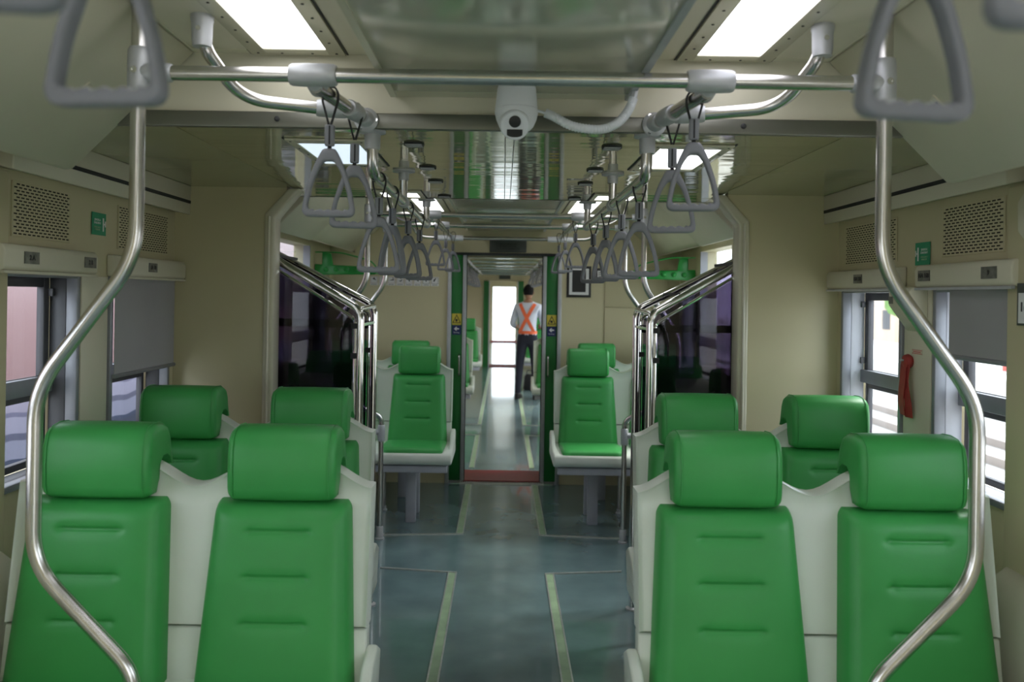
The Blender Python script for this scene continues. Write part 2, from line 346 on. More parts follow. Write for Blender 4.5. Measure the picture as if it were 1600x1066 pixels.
# ---- windows
wn = 0
def window(s, y0, y1, z0=WIN_Z0, z1=WIN_Z1, trans=1.20, full=True):
    global wn; wn += 1
    w = sempty('window_%d' % wn); X = lambda a, b_: sorted((s*a, s*b_))
    def ring(a, b_, e, zlo, zhi, ya, yb, m, nm):
        q = MB(); q.box(*X(a, b_), ya, ya+e, zlo, zhi); q.box(*X(a, b_), yb-e, yb, zlo, zhi); q.box(*X(a, b_), ya+e, yb-e, zhi-e, zhi); q.box(*X(a, b_), ya+e, yb-e, zlo, zlo+e)
        return q.obj(nm, m, w, bevel=.003)
    ring(1.388, 1.425, .020, z0-.005, z1+.005, y0, y1, frame_al, 'window_frame')
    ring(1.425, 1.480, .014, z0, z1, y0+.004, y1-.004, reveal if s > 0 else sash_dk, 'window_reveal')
    ring(1.480, 1.505, .032, trans-.01, z1-.012, y0+.016, y1-.016, sash_dk, 'upper_sash')
    MB().box(*X(1.465, 1.50), y0+.016, y1-.016, trans-.03, trans+.022).obj('transom', frame_al if full else sash_dk, w, bevel=.003)
    ring(1.487, 1.51, .022, z0+.012, trans-.03, y0+.016, y1-.016, sash_dk, 'lower_sash')
    MB().box(*X(1.492, 1.496), y0+.04, y1-.04, trans+.02, z1-.04).obj('upper_pane', clear, w)
    MB().box(*X(1.498, 1.502), y0+.03, y1-.03, z0+.03, trans-.03).obj('lower_pane', clear, w)
    for zz in (z1-.06, trans+.06):
        MB().box(*X(1.462, 1.482), y0+.02, y0+.032, zz-.012, zz+.012).obj('sash_catch', sash_dk, w)
        MB().box(*X(1.462, 1.482), y1-.032, y1-.02, zz-.012, zz+.012).obj('sash_catch', sash_dk, w)
    return w
W_ = {}
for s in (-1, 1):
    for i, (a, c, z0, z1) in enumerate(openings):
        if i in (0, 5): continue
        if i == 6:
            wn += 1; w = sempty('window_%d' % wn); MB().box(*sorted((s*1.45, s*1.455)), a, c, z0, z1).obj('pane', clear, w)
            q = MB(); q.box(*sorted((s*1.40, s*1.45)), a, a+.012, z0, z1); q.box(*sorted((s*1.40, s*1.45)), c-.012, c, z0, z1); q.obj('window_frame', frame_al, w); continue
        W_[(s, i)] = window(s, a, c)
nb = MB().box(1.4895, 1.4915, 2.955, 3.02, 1.40, 1.475).obj('window_notice', [sred], W_[(1, 4)])
MB().box(1.489, 1.4894, 2.998, 3.018, 1.402, 1.473).obj('notice_margin', swhite, W_[(1, 4)])

# ---- far carriages seen through the gangway
def carriage(y0, y1, n, winds):
    struct(MB().box(-1.5, 1.5, y0, y1, -.12, 0).obj('floor_%d' % n, fl))
    for s, side in ((-1, 'left'), (1, 'right')): side_wall(s, 'wall_%s_%d' % (side, n), ya=y0, yb=y1, ops=winds, top=2.1)
    c = struct(MB().box(-1.4, 1.4, y0, y1, 2.03, 2.1).obj('ceiling_%d' % n, cream2))
    y = y0+.1
    while y < y1-.5:
        MB().box(-.62, .62, y, y+.42, 2.00, 2.03).obj('ceiling_panel', ceilm, c, bevel=.006); y += .46
    b = MB(); b.box(-1.4, -.42, y0, y0+.05, 0, 2.1); b.box(.42, 1.4, y0, y0+.05, 0, 2.1); b.box(-.42, .42, y0, y0+.05, 1.83, 2.1)
    struct(b.obj('wall_near_%d' % n, cream))
carriage(7.1, 17.5, 2, [(7.5, 8.6, .93, 1.6), (9.0, 10.2, .93, 1.6), (10.8, 12.0, .2, 1.8), (12.6, 13.8, .93, 1.6), (14.2, 15.4, .93, 1.6), (16, 17, .93, 1.6)])
for s, side in ((-1, 'left'), (1, 'right')):
    for k, (a, c) in enumerate(((7.2, 8.9), (9.6, 17.3))):
        st = sempty('trim_strip_%s_%d' % (side, k+2)); x = s*.262
        MB().box(x-.018, x+.018, a, c, 0, .0035).obj('strip_inlay', stripm, st)
        for e in (-1, 1): MB().box(x+e*.021-.0035, x+e*.021+.0035, a, c, 0, .005).obj('strip_edge', alus, st)
        ye = c if k == 0 else a
        MB().box(*sorted((s*.238, s*.70)), ye-.01, ye+.01, 0, .006).obj('cross_edge', alus, st)
carriage(18.0, 27.0, 3, [(18.5, 20, .93, 1.6), (20.5, 22, .93, 1.6), (22.5, 24, .2, 1.8), (24.5, 26.5, .93, 1.6)])
b = MB(); b.box(-1.4, -.42, 17.44, 17.5, 0, 2.1); b.box(.42, 1.4, 17.44, 17.5, 0, 2.1); b.box(-.42, .42, 17.44, 17.5, 1.82, 2.1)
we2 = struct(b.obj('wall_end_2', cream))
MB().box(-.42, -.31, 17.40, 17.43, 0, 1.82).obj('green_door_leaf', greend, we2); MB().box(.31, .42, 17.40, 17.43, 0, 1.82).obj('green_door_leaf', greend, we2)
MB().box(-.31, -.29, 17.38, 17.45, 0, 1.82).obj('door_post', alu, we2); MB().box(.29, .31, 17.38, 17.45, 0, 1.82).obj('door_post', alu, we2)
MB().box(-.10, .14, 17.42, 17.438, 1.86, 1.94).obj('header_sign', sgr2, we2)
b = MB(); b.box(-.52, -.44, 17.5, 18, -.1, 2.1); b.box(.44, .52, 17.5, 18, -.1, 2.1); b.box(-.52, .52, 17.5, 18, 1.95, 2.1); b.box(-.52, .52, 17.5, 18, -.12, 0)
struct(b.obj('wall_gangway_2', sash_dk))
struct(MB().box(-.33, .33, 17.5, 18, 0, .02).obj('floor_threshold_2', redm))
b = MB(); b.box(-1.4, -.34, 27, 27.06, 0, 2.1); b.box(.40, 1.4, 27, 27.06, 0, 2.1); b.box(-.34, .40, 27, 27.06, 1.80, 2.1); b.box(-.34, .40, 27, 27.06, 0, .04)
we3 = struct(b.obj('wall_end_3', cream)); MB().box(-.34, .40, 27.02, 27.03, .04, 1.80).obj('end_pane', clear, we3)
MB().box(-.40, .46, 26.95, 27.0, .0, .05).obj('red_sill', redm, we3)

# ================================================================== SEATS
def yref(z): return .02-(1.0-z)*.17          # recline line of the backrest (front of shell) at height z
def sstep(t): t = max(0, min(1, t)); return t*t*(3-2*t)
def cushion_back(cx):
    nu, nv = 44, 124; zb, zt = .47, .962; b = MB(); vs = []
    for j in range(nv+1):
        v = j/nv; v2 = v; z = zb+(zt-zb)*v2
        hw = (.2025*(1-v)+.174*v)*(1-.06*max(0, (v-.95)/.05)**2)
        for i in range(nu+1):
            u = -1+2*i/nu; u = math.copysign(abs(u)**.85, u)
            e = (max(0, 1-abs(u)**9))**.5; et = (max(0, 1-max(0, (v-.90)/.10)**2.5))**.5; eb = 1
            x = u*hw; t = .056*e*et
            t += .006*math.cos(u*PI/2)*(.5+.5*math.sin(v*PI))
            for zc in (.895, .785, .675):
                lx = 1-sstep((abs(x)-.066)/.016); dz = z-zc
                t -= lx*(.0075*math.exp(-(dz/.0034)**2)+.0040*math.exp(-(dz/.017)**2))
                for ex in (-.075, .075): t -= .004*math.exp(-((x-ex)**2+dz*dz*1.5)/.00012)
            t -= .0022*math.exp(-((abs(x)-(hw-.024))/.0022)**2)*(1 if v < .96 else 0)
            if v > .985: t *= .9
            vs.append((cx+x, yref(z)-t, z))
    W1 = nu+1; n = len(vs)
    fs = [(j*W1+i, j*W1+i+1, (j+1)*W1+i+1, (j+1)*W1+i) for j in range(nv) for i in range(nu)]
    rim = [i for i in range(W1)]+[j*W1+nu for j in range(1, nv+1)]+[nv*W1+i for i in range(nu-1, -1, -1)]+[j*W1 for j in range(nv-1, 0, -1)]
    for k in rim: x, y, z = vs[k]; vs.append((x, yref(z)+.012, z))
    m = len(rim); fs += [(rim[k], rim[(k+1) % m], n+(k+1) % m, n+k) for k in range(m)]
    b.add(vs, fs); return b
def headrest(cx):
    prof = [(.030, .968), (.012, .964), (-.016, .966), (-.031, .978), (-.038, 1.00), (-.040, 1.06), (-.036, 1.11), (-.026, 1.145), (-.006, 1.163), (.030, 1.169), (.070, 1.166), (.098, 1.152),
            (.116, 1.12), (.124, 1.08), (.126, 1.035), (.114, 1.030), (.104, 1.036), (.096, 1.055), (.080, 1.066), (.055, 1.066), (.040, 1.050), (.036, 1.01)]
    prof = [(y, .966+(z-.966)*.915) for y, z in prof]
    b = MB()
    # soft pad: cross sections along x, pulled in towards the ends
    xs = [-.140, -.1385, -.134, -.126, -.115, -.06, 0, .06, .115, .126, .134, .1385, .140]
    ins = [.024, .014, .007, .0025, 0, -.001, -.0015, -.001, 0, .0025, .007, .014, .024]
    n = len(prof)
    nrm = []
    for k in range(n):
        a, c = prof[k-1], prof[(k+1) % n]; t = Vector((c[0]-a[0], c[1]-a[1])).normalized(); nrm.append((-t.y, t.x))
    area = sum(prof[k][0]*prof[(k+1) % n][1]-prof[(k+1) % n][0]*prof[k][1] for k in range(n)); sg = 1 if area > 0 else -1
    vs = []
    for x, q in zip(xs, ins):
        for k in range(n):
            lim = .006 if 14 <= k <= 21 else 1
            d = min(q, lim) if q > 0 else q
            px_, pz_ = prof[k][0]+nrm[k][0]*d*sg, prof[k][1]+nrm[k][1]*d*sg
            zt = (pz_-.96)/.21; wx = 1-.05*(1-min(1, max(0, zt)))*0
            vs.append((cx+x*wx, px_, pz_))
    fs = [(i*n+k, i*n+(k+1) % n, (i+1)*n+(k+1) % n, (i+1)*n+k) for i in range(len(xs)-1) for k in range(n)]
    fs += [tuple(range(n)), tuple(range((len(xs)-1)*n, len(xs)*n))[::-1]]
    b.add(vs, fs); return b
def piping(cx):
    out = []
    for s in (-1, 1):
        pts = [(cx+s*.1225, y, z) for y, z in ((y_, .966+(z_-.966)*.915) for y_, z_ in ((-.0315, .978), (-.0385, 1.00), (-.0405, 1.06), (-.0365, 1.11), (-.0265, 1.1455), (-.006, 1.1635), (.030, 1.1695), (.070, 1.1668), (.098, 1.153)))]
        b = MB().tube(pts, .0016, 5); out.append(b)
    return out
def shell_poly(side, spacing, half):
    # top contour: peaks behind each headrest, dip between, drop at the ends
    def top(x):
        a = abs(abs(x)-spacing/2); z = 1.055-.0*a
        if abs(x) < spacing/2: t = sstep((a-.09)/(spacing/2-.09)); return 1.05-.058*t
        t = sstep((a-.09)/(half-spacing/2-.09)); return 1.05-.055*t
    return top
def bench(side, spacing=.475, half=.465):
    """side=+1: aisle on +x side (left hand benches)"""
    root = thing('double_seat', 'double seat', 'seat')
    top = shell_poly(side, spacing, half); zs = .648
    N = 48; b = MB(); vs = []
    rows = 8
    def ring(zf, yo, inset=0):
        return None
    # front and back skins
    for lay, (dy, ins) in enumerate(((.0, .012), (-.006, .004), (.004, 0), (.05, 0), (.055, .008))):
        for i in range(N+1):
            x = -half+2*half*i/N; x = max(-half+ins, min(half-ins, x))
            zt = top(x)-ins
            for j in range(rows+1):
                z = zs+(zt-zs)*j/rows; fl_ = 0
                if lay < 3: fl_ = .0
                vs.append((x, yref(z)+.012+dy+(.0 if lay < 2 else 0), z))
    R1 = rows+1; L1 = (N+1)*R1
    fs = [(i*R1+j, (i+1)*R1+j, (i+1)*R1+j+1, i*R1+j+1) for i in range(N) for j in range(rows)]
    fs += [(4*L1+a, 4*L1+b_, 4*L1+c, 4*L1+d) for a, b_, c, d in fs]
    per = [i*R1 for i in range(N+1)]+[N*R1+j for j in range(1, rows+1)]+[i*R1+rows for i in range(N-1, -1, -1)]+[j for j in range(rows-1, 0, -1)]
    m = len(per)
    for l in range(4): fs += [(l*L1+per[k], l*L1+per[(k+1) % m], (l+1)*L1+per[(k+1) % m], (l+1)*L1+per[k]) for k in range(m)]
    b.add(vs, fs); 
    me_used = b.obj('shell_back', shell, root, smooth=True, angle=50)
    # lower shell
    p = [(yref(.644)+.012, .643), (yref(.40)+.012, .40), (yref(.40)+.09, .40), (yref(.644)+.062, .643)]
    MB().prism(p, 'x', -half+.002, half-.002).obj('shell_lower', shell, root, bevel=.006)
    MB().prism([(yref(.652)+.02, .652), (yref(.640)+.02, .638), (yref(.64)+.055, .638), (yref(.652)+.055, .652)], 'x', -half+.006, half-.006).obj('joint_line', dark, root)
    # pan
    xa, xb = (-half, half+.028) if side > 0 else (-half-.028, half)
    p = [(-.47, .452), (-.478, .475), (-.474, .505), (-.455, .518), (-.10, .510), (yref(.5)+.02, .52), (yref(.5)+.05, .50), (-.0, .452), (-.03, .44), (-.45, .44)]
    MB().prism([(y, z) for y, z in p], 'x', xa, xb).obj('seat_pan', shell, root, bevel=.012, bseg=3)
    wp = [(-.40, .46), (-.40, .512), (-.16, .525), (yref(.6)-.05, .575), (yref(.6)+.03, .60), (yref(.5)+.10, .57), (0, .46)]
    MB().prism(wp, 'x', *sorted((side*(half-.004), side*(half+.026)))).obj('side_wing', shell, root, bevel=.008, bseg=3)
    # steel frame and legs
    b = MB().box(xa+.03, xb-.03, -.43, -.39, .385, .428); b.box(xa+.03, xb-.03, -.06, -.02, .385, .428)
    for x in (xa+.05, 0, xb-.09): b.box(x, x+.04, -.40, -.05, .39, .42)
    b.obj('seat_frame', steelp, root, bevel=.004)
    for y in (-.14, .10):
        q = side*.21
        MB().box(q-.033, q+.033, y-.025, y+.025, 0, .385).obj('leg', steelp, root, bevel=.004)
    MB().box(side*.21-.033, side*.21+.033, -.02, .125, .36, .39).obj('leg_bracket', steelp, root)
    for sx in (-1, 1):
        cx = sx*spacing/2
        cushion_back(cx).obj('backrest_cushion', green, root, smooth=2)
        h = headrest(cx).obj('headrest', green, root, smooth=True, angle=60)
        for q in piping(cx): q.obj('seam', green, h, smooth=True)
        # seat cushion
        xs = [-.20, -.197, -.185, -.14, 0, .14, .185, .197, .20]; hz = [-.020, -.008, 0, .002, .003, .002, 0, -.008, -.020]
        ys = [-.462, -.458, -.445, -.41, -.30, -.15, -.08]; hy = [-.03, -.012, -.003, .001, 0, -.004, -.01]
        vs = [(cx+x, y, .540+a+c) for y, c in zip(ys, hy) for x, a in zip(xs, hz)]
        nx, ny = len(xs), len(ys)
        fs = [(j*nx+i, j*nx+i+1, (j+1)*nx+i+1, (j+1)*nx+i) for j in range(ny-1) for i in range(nx-1)]
        per = list(range(nx))+[j*nx+nx-1 for j in range(1, ny)]+[(ny-1)*nx+i for i in range(nx-2, -1, -1)]+[j*nx for j in range(ny-2, 0, -1)]
        n0 = len(vs)
        for k in per: vs.append((vs[k][0], vs[k][1], .512))
        m = len(per); fs += [(per[k], per[(k+1) % m], n0+(k+1) % m, n0+k) for k in range(m)]
        MB().add(vs, fs).obj('seat_cushion', green, root, smooth=2)
    return root
G = 'green double seats on both sides of the aisle'
bl = bench(1); br = bench(-1)
rows = [(2.14, .81, 'in the front row'), (3.01, .945, 'in the second row, against the cream partition'), (5.60, .81, 'before the end wall, front of two'), (6.27, .945, 'against the end wall')]
names = {(-1, 0): 'nearest green double seat left of the aisle, brightly lit', (1, 0): 'nearest green double seat right of the aisle, behind the bent pole',
         (-1, 1): 'green double seat in shade behind the nearest left one, by the blind', (1, 1): 'green double seat in shade behind the nearest right one, by the open window',
         (-1, 2): 'green double seat on steel legs left of the gangway door', (1, 2): 'green double seat on steel legs right of the gangway door',
         (-1, 3): 'green double seat against the end wall under the row of pictograms', (1, 3): 'green double seat against the end wall under the black framed panel'}
for i, (y, x, t) in enumerate(rows):
    for s, proto in ((-1, bl), (1, br)):
        o = proto if i == 0 else copy_tree(proto)
        place(o, (s*x, y, 0), 0, names[(s, i)], G)
far = [(9.35, .81, 'first green double seat beyond the gangway door on the %s'), (12.75, .81, 'second green double seat beyond the gangway door on the %s, farther off'),]
for (y, x, t) in far:
    for s, proto in ((-1, bl), (1, br)):
        place(copy_tree(proto), (s*x, y+(.95 if y > 11 and s > 0 else 0), 0), 0, t % ('left' if s < 0 else 'right'), 'green double seats in the next carriage')

# ================================================================== RAILS, POLES
R = .0165
def sleeve(b, p, q, r=.023, k=0):
    p, q = Vector(p), Vector(q); b.tube([p, p.lerp(q, .06), p.lerp(q, .3), p.lerp(q, .7), p.lerp(q, .94), q], [r*.88, r, r*1.04, r*1.04, r, r*.88], 16)
def frame_unit(y, label, floor_end):
    root = thing('handrail_frame', label, 'handrail', (0, y, 0)); ZR = 1.987; PX = .833
    MB().tube([(-PX, 0, ZR), (PX, 0, ZR)], R, 16).obj('cross_rail', steel, root, smooth=True)
    for s in (-1, 1):
        zb = .0 if floor_end else .53
        pts = [(s*PX, 0, 2.139), (s*PX, 0, 1.575), (s*1.052, 0, 1.275), (s*1.052, 0, .885), (s*.822, 0, .645), (s*.822, 0, zb)]
        MB().tube(fillet(pts, .075, 8), R, 16).obj('pole', steel, root, smooth=True)
        b = MB(); sleeve(b, (s*PX, 0, ZR-.055), (s*PX, 0, ZR+.055)); sleeve(b, (s*(PX-.004), 0, ZR), (s*(PX-.075), 0, ZR), .021)
        b.obj('elbow_clamp', alu, root, smooth=True)
        for dx, dz in ((0, 0), (-.05, 0)):
            MB().lathe([(.0075, 0), (.0075, -.004), (.004, -.004), (.004, -.002)], (s*(PX+dx), -.0245 if dx else -.0235, ZR+dz), 'y', 12).obj('clamp_screw', chrome, root, smooth=True)
        b = MB(); sleeve(b, (s*.443-.052, 0, ZR), (s*.443+.052, 0, ZR), .025); sleeve(b, (s*.443, .01, ZR-.006), (s*.441, .055, ZR-.018), .022)
        b.obj('tee_clamp', alu, root, smooth=True)
        MB().lathe([(.027, 0), (.027, .006), (.02, .012), (.02, .03)], (s*.822, 0, zb), 'z', 20).obj('foot_flange', alu, root, smooth=True)
    return root
frame_unit(1.843, 'nearest steel handrail frame with two bent poles and a cross rail', False)
frame_unit(4.98, 'steel handrail frame with bent poles behind the glass screens', True)
frame_unit(5.745, 'farthest steel handrail frame with bent poles before the end wall', True)
for s, side in ((-1, 'left'), (1, 'right')):
    # upper rail, from behind the camera to the beam
    root = thing('overhead_rail', 'steel overhead rail on the %s running to the ceiling step' % side, 'handrail', (0, 0, 0))
    MB().tube([(s*.441, 1.86, 1.967), (s*.385, 2.18, 1.962)], R, 16).obj('rail', steel, root, smooth=True)
    b = MB(); sleeve(b, (s*.388, 2.15, 1.962), (s*.378, 2.195, 1.962), .021); b.lathe([(.032, 0), (.032, -.008), (.022, -.016)], (s*.382, 2.195, 1.962), 'y', 18)
    b.obj('end_flange', alu, root, smooth=True)
    for a in (0, 2.09, 4.19): MB().lathe([(.0045, 0), (.0045, -.005)], (s*.382+.027*math.cos(a), 2.188, 1.962+.027*math.sin(a)), 'y', 8).obj('flange_screw', chrome, root)
    b = MB(); sleeve(b, (s*.405, 2.055, 1.963), (s*.392, 2.125, 1.963), .0225); sleeve(b, (s*.41, 2.08, 1.963), (s*.485, 2.06, 1.963), .0215); b.obj('side_clamp', alu, root, smooth=True)
    MB().tube(fillet([(s*.475, 2.065, 1.963), (s*.665, 2.03, 1.975), (s*.71, 1.92, 2.06), (s*.715, 1.905, 2.10)], .13, 10), R*.95, 16).obj('bent_hanger', steel, root, smooth=True)
    MB().lathe([(.021, -.075), (.023, -.06), (.024, -.02), (.026, -.015), (.026, 0)], (s*.715, 1.903, 2.139), 'z', 20).obj('ceiling_socket', alu, root, smooth=True)
    MB().lathe([(.006, 0), (.006, -.004)], (s*.715, 1.903-.0235, 2.10), 'y', 10).obj('clamp_screw', chrome, root)
    rn = thing('overhead_rail', 'steel overhead rail above the camera on the %s carrying the nearest handles' % side, 'handrail', (0, 0, 0))
    MB().tube(fillet([(s*.38, -1.5, 2.139), (s*.38, -1.5, 1.967), (s*.40, 1.13, 1.967), (s*.40, 1.13, 2.139)], .08, 6), R, 14).obj('rail', steel, rn, smooth=True)
    # lower rail beneath the low ceiling
    root = thing('overhead_rail', 'lower steel rail on the %s under the glossy low ceiling' % side, 'handrail', (0, 0, 0)); x = s*.372
    zl = 1.83
    MB().tube(fillet([(x, 2.235, 1.925), (x, 2.245, 1.83), (x, 2.34, zl), (x, 3.84, zl)], .07, 8), R*.95, 16).obj('rail', steel, root, smooth=True)
    MB().lathe([(.021, -.05), (.022, -.01), (.036, -.006), (.036, 0)], (x, 2.235, 1.942), 'z', 20).obj('drop_socket', alu, root, smooth=True)
    for y in (2.94, 3.82):
        MB().tube([(x, y, zl), (x, y, 1.92)], .014, 14).obj('post', steel, root, smooth=True)
        MB().lathe([(.018, -.035), (.019, -.008), (.040, -.006), (.040, 0)], (x, y, 1.9425 if y < 3.8 else 1.9425), 'z', 20).obj('ceiling_flange', alu, root, smooth=True)
        b = MB(); sleeve(b, (x, y-.03, zl), (x, y+.03, zl), .0195); b.obj('rail_clamp', alu, root, smooth=True)
    # upper rail again beyond
    root = thing('overhead_rail', 'steel overhead rail on the %s before the gangway door' % side, 'handrail', (0, 0, 0))
    MB().tube([(s*.43, 4.99, 1.967), (s*.43, 6.5, 1.967)], R, 14).obj('rail', steel, root, smooth=True)
    b = MB(); sleeve(b, (s*.43, 6.46, 1.95), (s*.33, 6.46, 1.95), .022); sleeve(b, (s*.43, 6.46, 1.95), (s*.53, 6.46, 1.95), .022); b.obj('side_clamp', white, root, smooth=True)
    MB().tube(fillet([(s*.50, 6.46, 1.95), (s*.68, 6.44, 1.955), (s*.74, 6.40, 2.07), (s*.74, 6.39, 2.139)], .1, 8), R*.9, 12).obj('bent_hanger', steel, root, smooth=True)
    MB().tube(fillet([(s*.43, 5.03, 1.96), (s*.62, 5.10, 1.955), (s*.72, 5.16, 2.02), (s*.74, 5.18, 2.139)], .1, 8), R*.9, 12).obj('bent_hanger', steel, root, smooth=True)
tag(MB().tube([(-.34, 6.46, 1.95), (.34, 6.46, 1.95)], R*.9, 12).obj('cross_rail', steel, smooth=True), 'straight steel cross rail just before the header sign', 'handrail')

# ---- grab handles
def handle_mesh():
    # flat ring between an outer and an inner rounded triangle, finger notches on the lower bar
    def contour(pts, r):
        h_ = fillet([(0, 0, pts[0][1])]+[(x, 0, z) for x, z in pts]+[(0, 0, pts[-1][1])], r, 7)
        return h_[:-1]+[h_[-1]]+[Vector((-q.x, 0, q.z)) for q in reversed(h_[1:-1])]
    out = contour([(.0640, 0), (.0535, .062), (.0345, .122), (.0150, .160)], .022); inn = contour([(.0500, .0150), (.0400, .066), (.0240, .112), (.0100, .131)], .015)
    ctr = Vector((0, 0, .052))
    def hit(poly, a):
        d = Vector((math.cos(a), 0, math.sin(a))); best = None
        for i in range(len(poly)):
            p, q = poly[i]-ctr, poly[(i+1) % len(poly)]-ctr; e = q-p; den = d.x*e.z-d.z*e.x
            if abs(den) < 1e-12: continue
            t = (p.x*e.z-p.z*e.x)/den; u = (p.x*d.z-p.z*d.x)/den
            if t > 0 and -1e-6 <= u <= 1+1e-6: best = max(best or 0, t)
        return best, d
    n = 110; vs = []; prof = [(0, -.55), (0, .55), (.12, .9), (.3, 1), (.7, 1), (.88, .9), (1, .55), (1, -.55), (.88, -.9), (.7, -1), (.3, -1), (.12, -.9)]; S = len(prof)
    for i in range(n):
        a = 2*PI*i/n+.01; to, d = hit(out, a); ti, _ = hit(inn, a)
        pi_ = ctr+d*ti
        if pi_.z < .020 and abs(pi_.x) < .042: ti -= (.0042*abs(math.cos(pi_.x/.0105*PI*.5))-.001)/max(.3, abs(d.z))
        for u, y in prof: vs.append(ctr+d*(ti+(to-ti)*u)+Vector((0, y*.0105, 0)))
    fs = [(i*S+j, i*S+(j+1) % S, ((i+1) % n)*S+(j+1) % S, ((i+1) % n)*S+j) for i in range(n) for j in range(S)]
    return MB().add(vs, fs)
def make_handle():
    r = thing('grab_handle', 'h', 'grab handle')
    # origin at rail centre; handle ring bottom at z=-.285
    o = handle_mesh().obj('handle_ring', plast, r, smooth=2); o.location = (0, 0, -.288)
    b = MB().box(-.0115, .0115, -.008, .008, -.122, -.072); b.obj('strap_sleeve', plast, r, bevel=.004)
    MB().box(-.002, .002, -.0086, .0086, -.119, -.075).obj('sleeve_slot', blackm, r)
    w = .0075; t = .0021
    for sy in (-1, 1):
        b = MB()
        p = fillet([(sy*.002, 0, -.074), (sy*.0185, 0, -.014), (sy*.0185, 0, .004), (sy*.010, 0, .0175), (0, 0, .0185)], .012, 4)
        vs = []
        for i, q in enumerate(p):
            T = (p[min(i+1, len(p)-1)]-p[max(0, i-1)]).normalized(); N = Vector((T.z, 0, -T.x))
            tw = w*(.45+.55*abs(i/(len(p)-1)))
            vs += [q+N*t+Vector((0, tw, 0)), q+N*t-Vector((0, tw, 0)), q-N*t-Vector((0, tw, 0)), q-N*t+Vector((0, tw, 0))]
        m = len(p); b.add(vs, [(i*4+j, i*4+(j+1) % 4, (i+1)*4+(j+1) % 4, (i+1)*4+j) for i in range(m-1) for j in range(4)])
        b.obj('strap_band', blackm, r)
    MB().tube([(0, 0, -.122), (0, 0, -.135)], .005, 8).obj('cord_loop', blackm, r)
    return r
hp = make_handle()
def zrail(y, x): return 1.967 if y < 2.21 or y > 4.5 else 1.83   # height of the rail the handle hangs from
HL = [(-.36, .53, 8, 'blurred handle at the top left corner, cut by the frame'), (-.402, .806, -6, 'large blurred handle nearest the camera on the left'),
      (-.424, 1.935, 6, 'first sharp handle on the left, just behind the cross rail'), (-.396, 2.105, 12, 'second sharp handle on the left, overlapping the first'),
      (-.372, 2.37, 10, 'first of the lower handles on the left rail'), (-.372, 2.66, -40, 'second of the lower handles on the left rail, turned aside'),
      (-.372, 3.10, -30, 'third of the lower handles on the left rail'), (-.372, 3.52, 25, 'last of the lower handles on the left rail'),
      (-.43, 5.07, 10, 'dark handle left, behind the lower rail end'), (-.43, 5.95, -10, 'small pale handle left, nearest the gangway sign but one'), (-.40, 6.3, 15, 'small pale handle left of the gangway sign')]
HR = [(.36, .53, -8, 'blurred handle cut by the top right corner of the frame'), (.388, .81, 10, 'large blurred handle nearest the camera on the right'),
      (.427, 1.925, -8, 'first sharp handle on the right, just behind the cross rail'), (.413, 2.10, -14, 'second sharp handle on the right, overlapping the first'),
      (.378, 2.39, -8, 'first of the lower handles on the right rail'), (.378, 2.74, -20, 'second of the lower handles on the right rail'),
      (.378, 3.16, -42, 'third of the lower handles on the right rail, turned aside'), (.378, 3.60, -38, 'last of the lower handles on the right rail'),
      (.43, 5.1, 8, 'dark handle right, hanging before the black framed panel'), (.43, 5.95, 20, 'small pale handle right, before the door post'), (.41, 6.3, -15, 'small pale handle right of the gangway sign')]
first = True
for (x, y, a, t) in HL+HR:
    o = hp if first else copy_tree(hp); first = False
    z = zrail(y, x)
    dz = .020 if 2.3 < y < 4 else (.026 if (x > 0 and 1.9 < y < 2) else (-.012 if 2 < y < 2.2 else 0))
    place(o, (x, y, z), math.radians(a), 'grey triangular '+t if not t.startswith(('dark', 'large', 'small')) else t.replace('handle', 'grey triangular handle', 1), 'triangular grab handles hanging from the rails')
    o.rotation_euler = (0, 0, 0)
    for ch in o.children:                        # the ring twists on its cord, the strap stays on the rail
        if ch.name.startswith(('handle_ring', 'strap_sleeve', 'sleeve_slot')):
            ch.rotation_euler = (0, 0, math.radians(a)); ch.location.z += dz
        elif ch.name.startswith('cord_loop'): ch.location.z += dz
# next carriage: rails and handles, small
ORD = ['first', 'second', 'third', 'fourth', 'fifth', 'sixth', 'seventh', 'eighth', 'ninth', 'tenth', 'eleventh', 'twelfth']
for k, y in enumerate((8.0, 9.2, 10.4, 11.6, 12.8, 14.0, 15.2, 16.4)):
    tag(MB().tube([(-.8, y, 1.94), (.8, y, 1.94)], .018, 8).obj('cross_rail', steel, smooth=True), '%s steel cross rail beyond the gangway door, counted from the door' % ORD[k], 'handrail', 'cross rails in the next carriage')
for s in (-1, 1):
    tag(MB().tube([(s*.44, 7.3, 1.93), (s*.44, 17.2, 1.93)], .017, 8).obj('long_rail', steel, smooth=True), 'long steel rail under the %s side of the next carriage ceiling' % ('left' if s < 0 else 'right'), 'handrail')
    for k in range(12):
        place(copy_tree(hp), (s*.44, 7.6+k*.55, 1.93), random.uniform(-.5, .5), '%s grey handle beyond the gangway door in the %s row' % (ORD[k], 'left' if s < 0 else 'right'), 'handles in the next carriage, %s' % ('left' if s < 0 else 'right'))

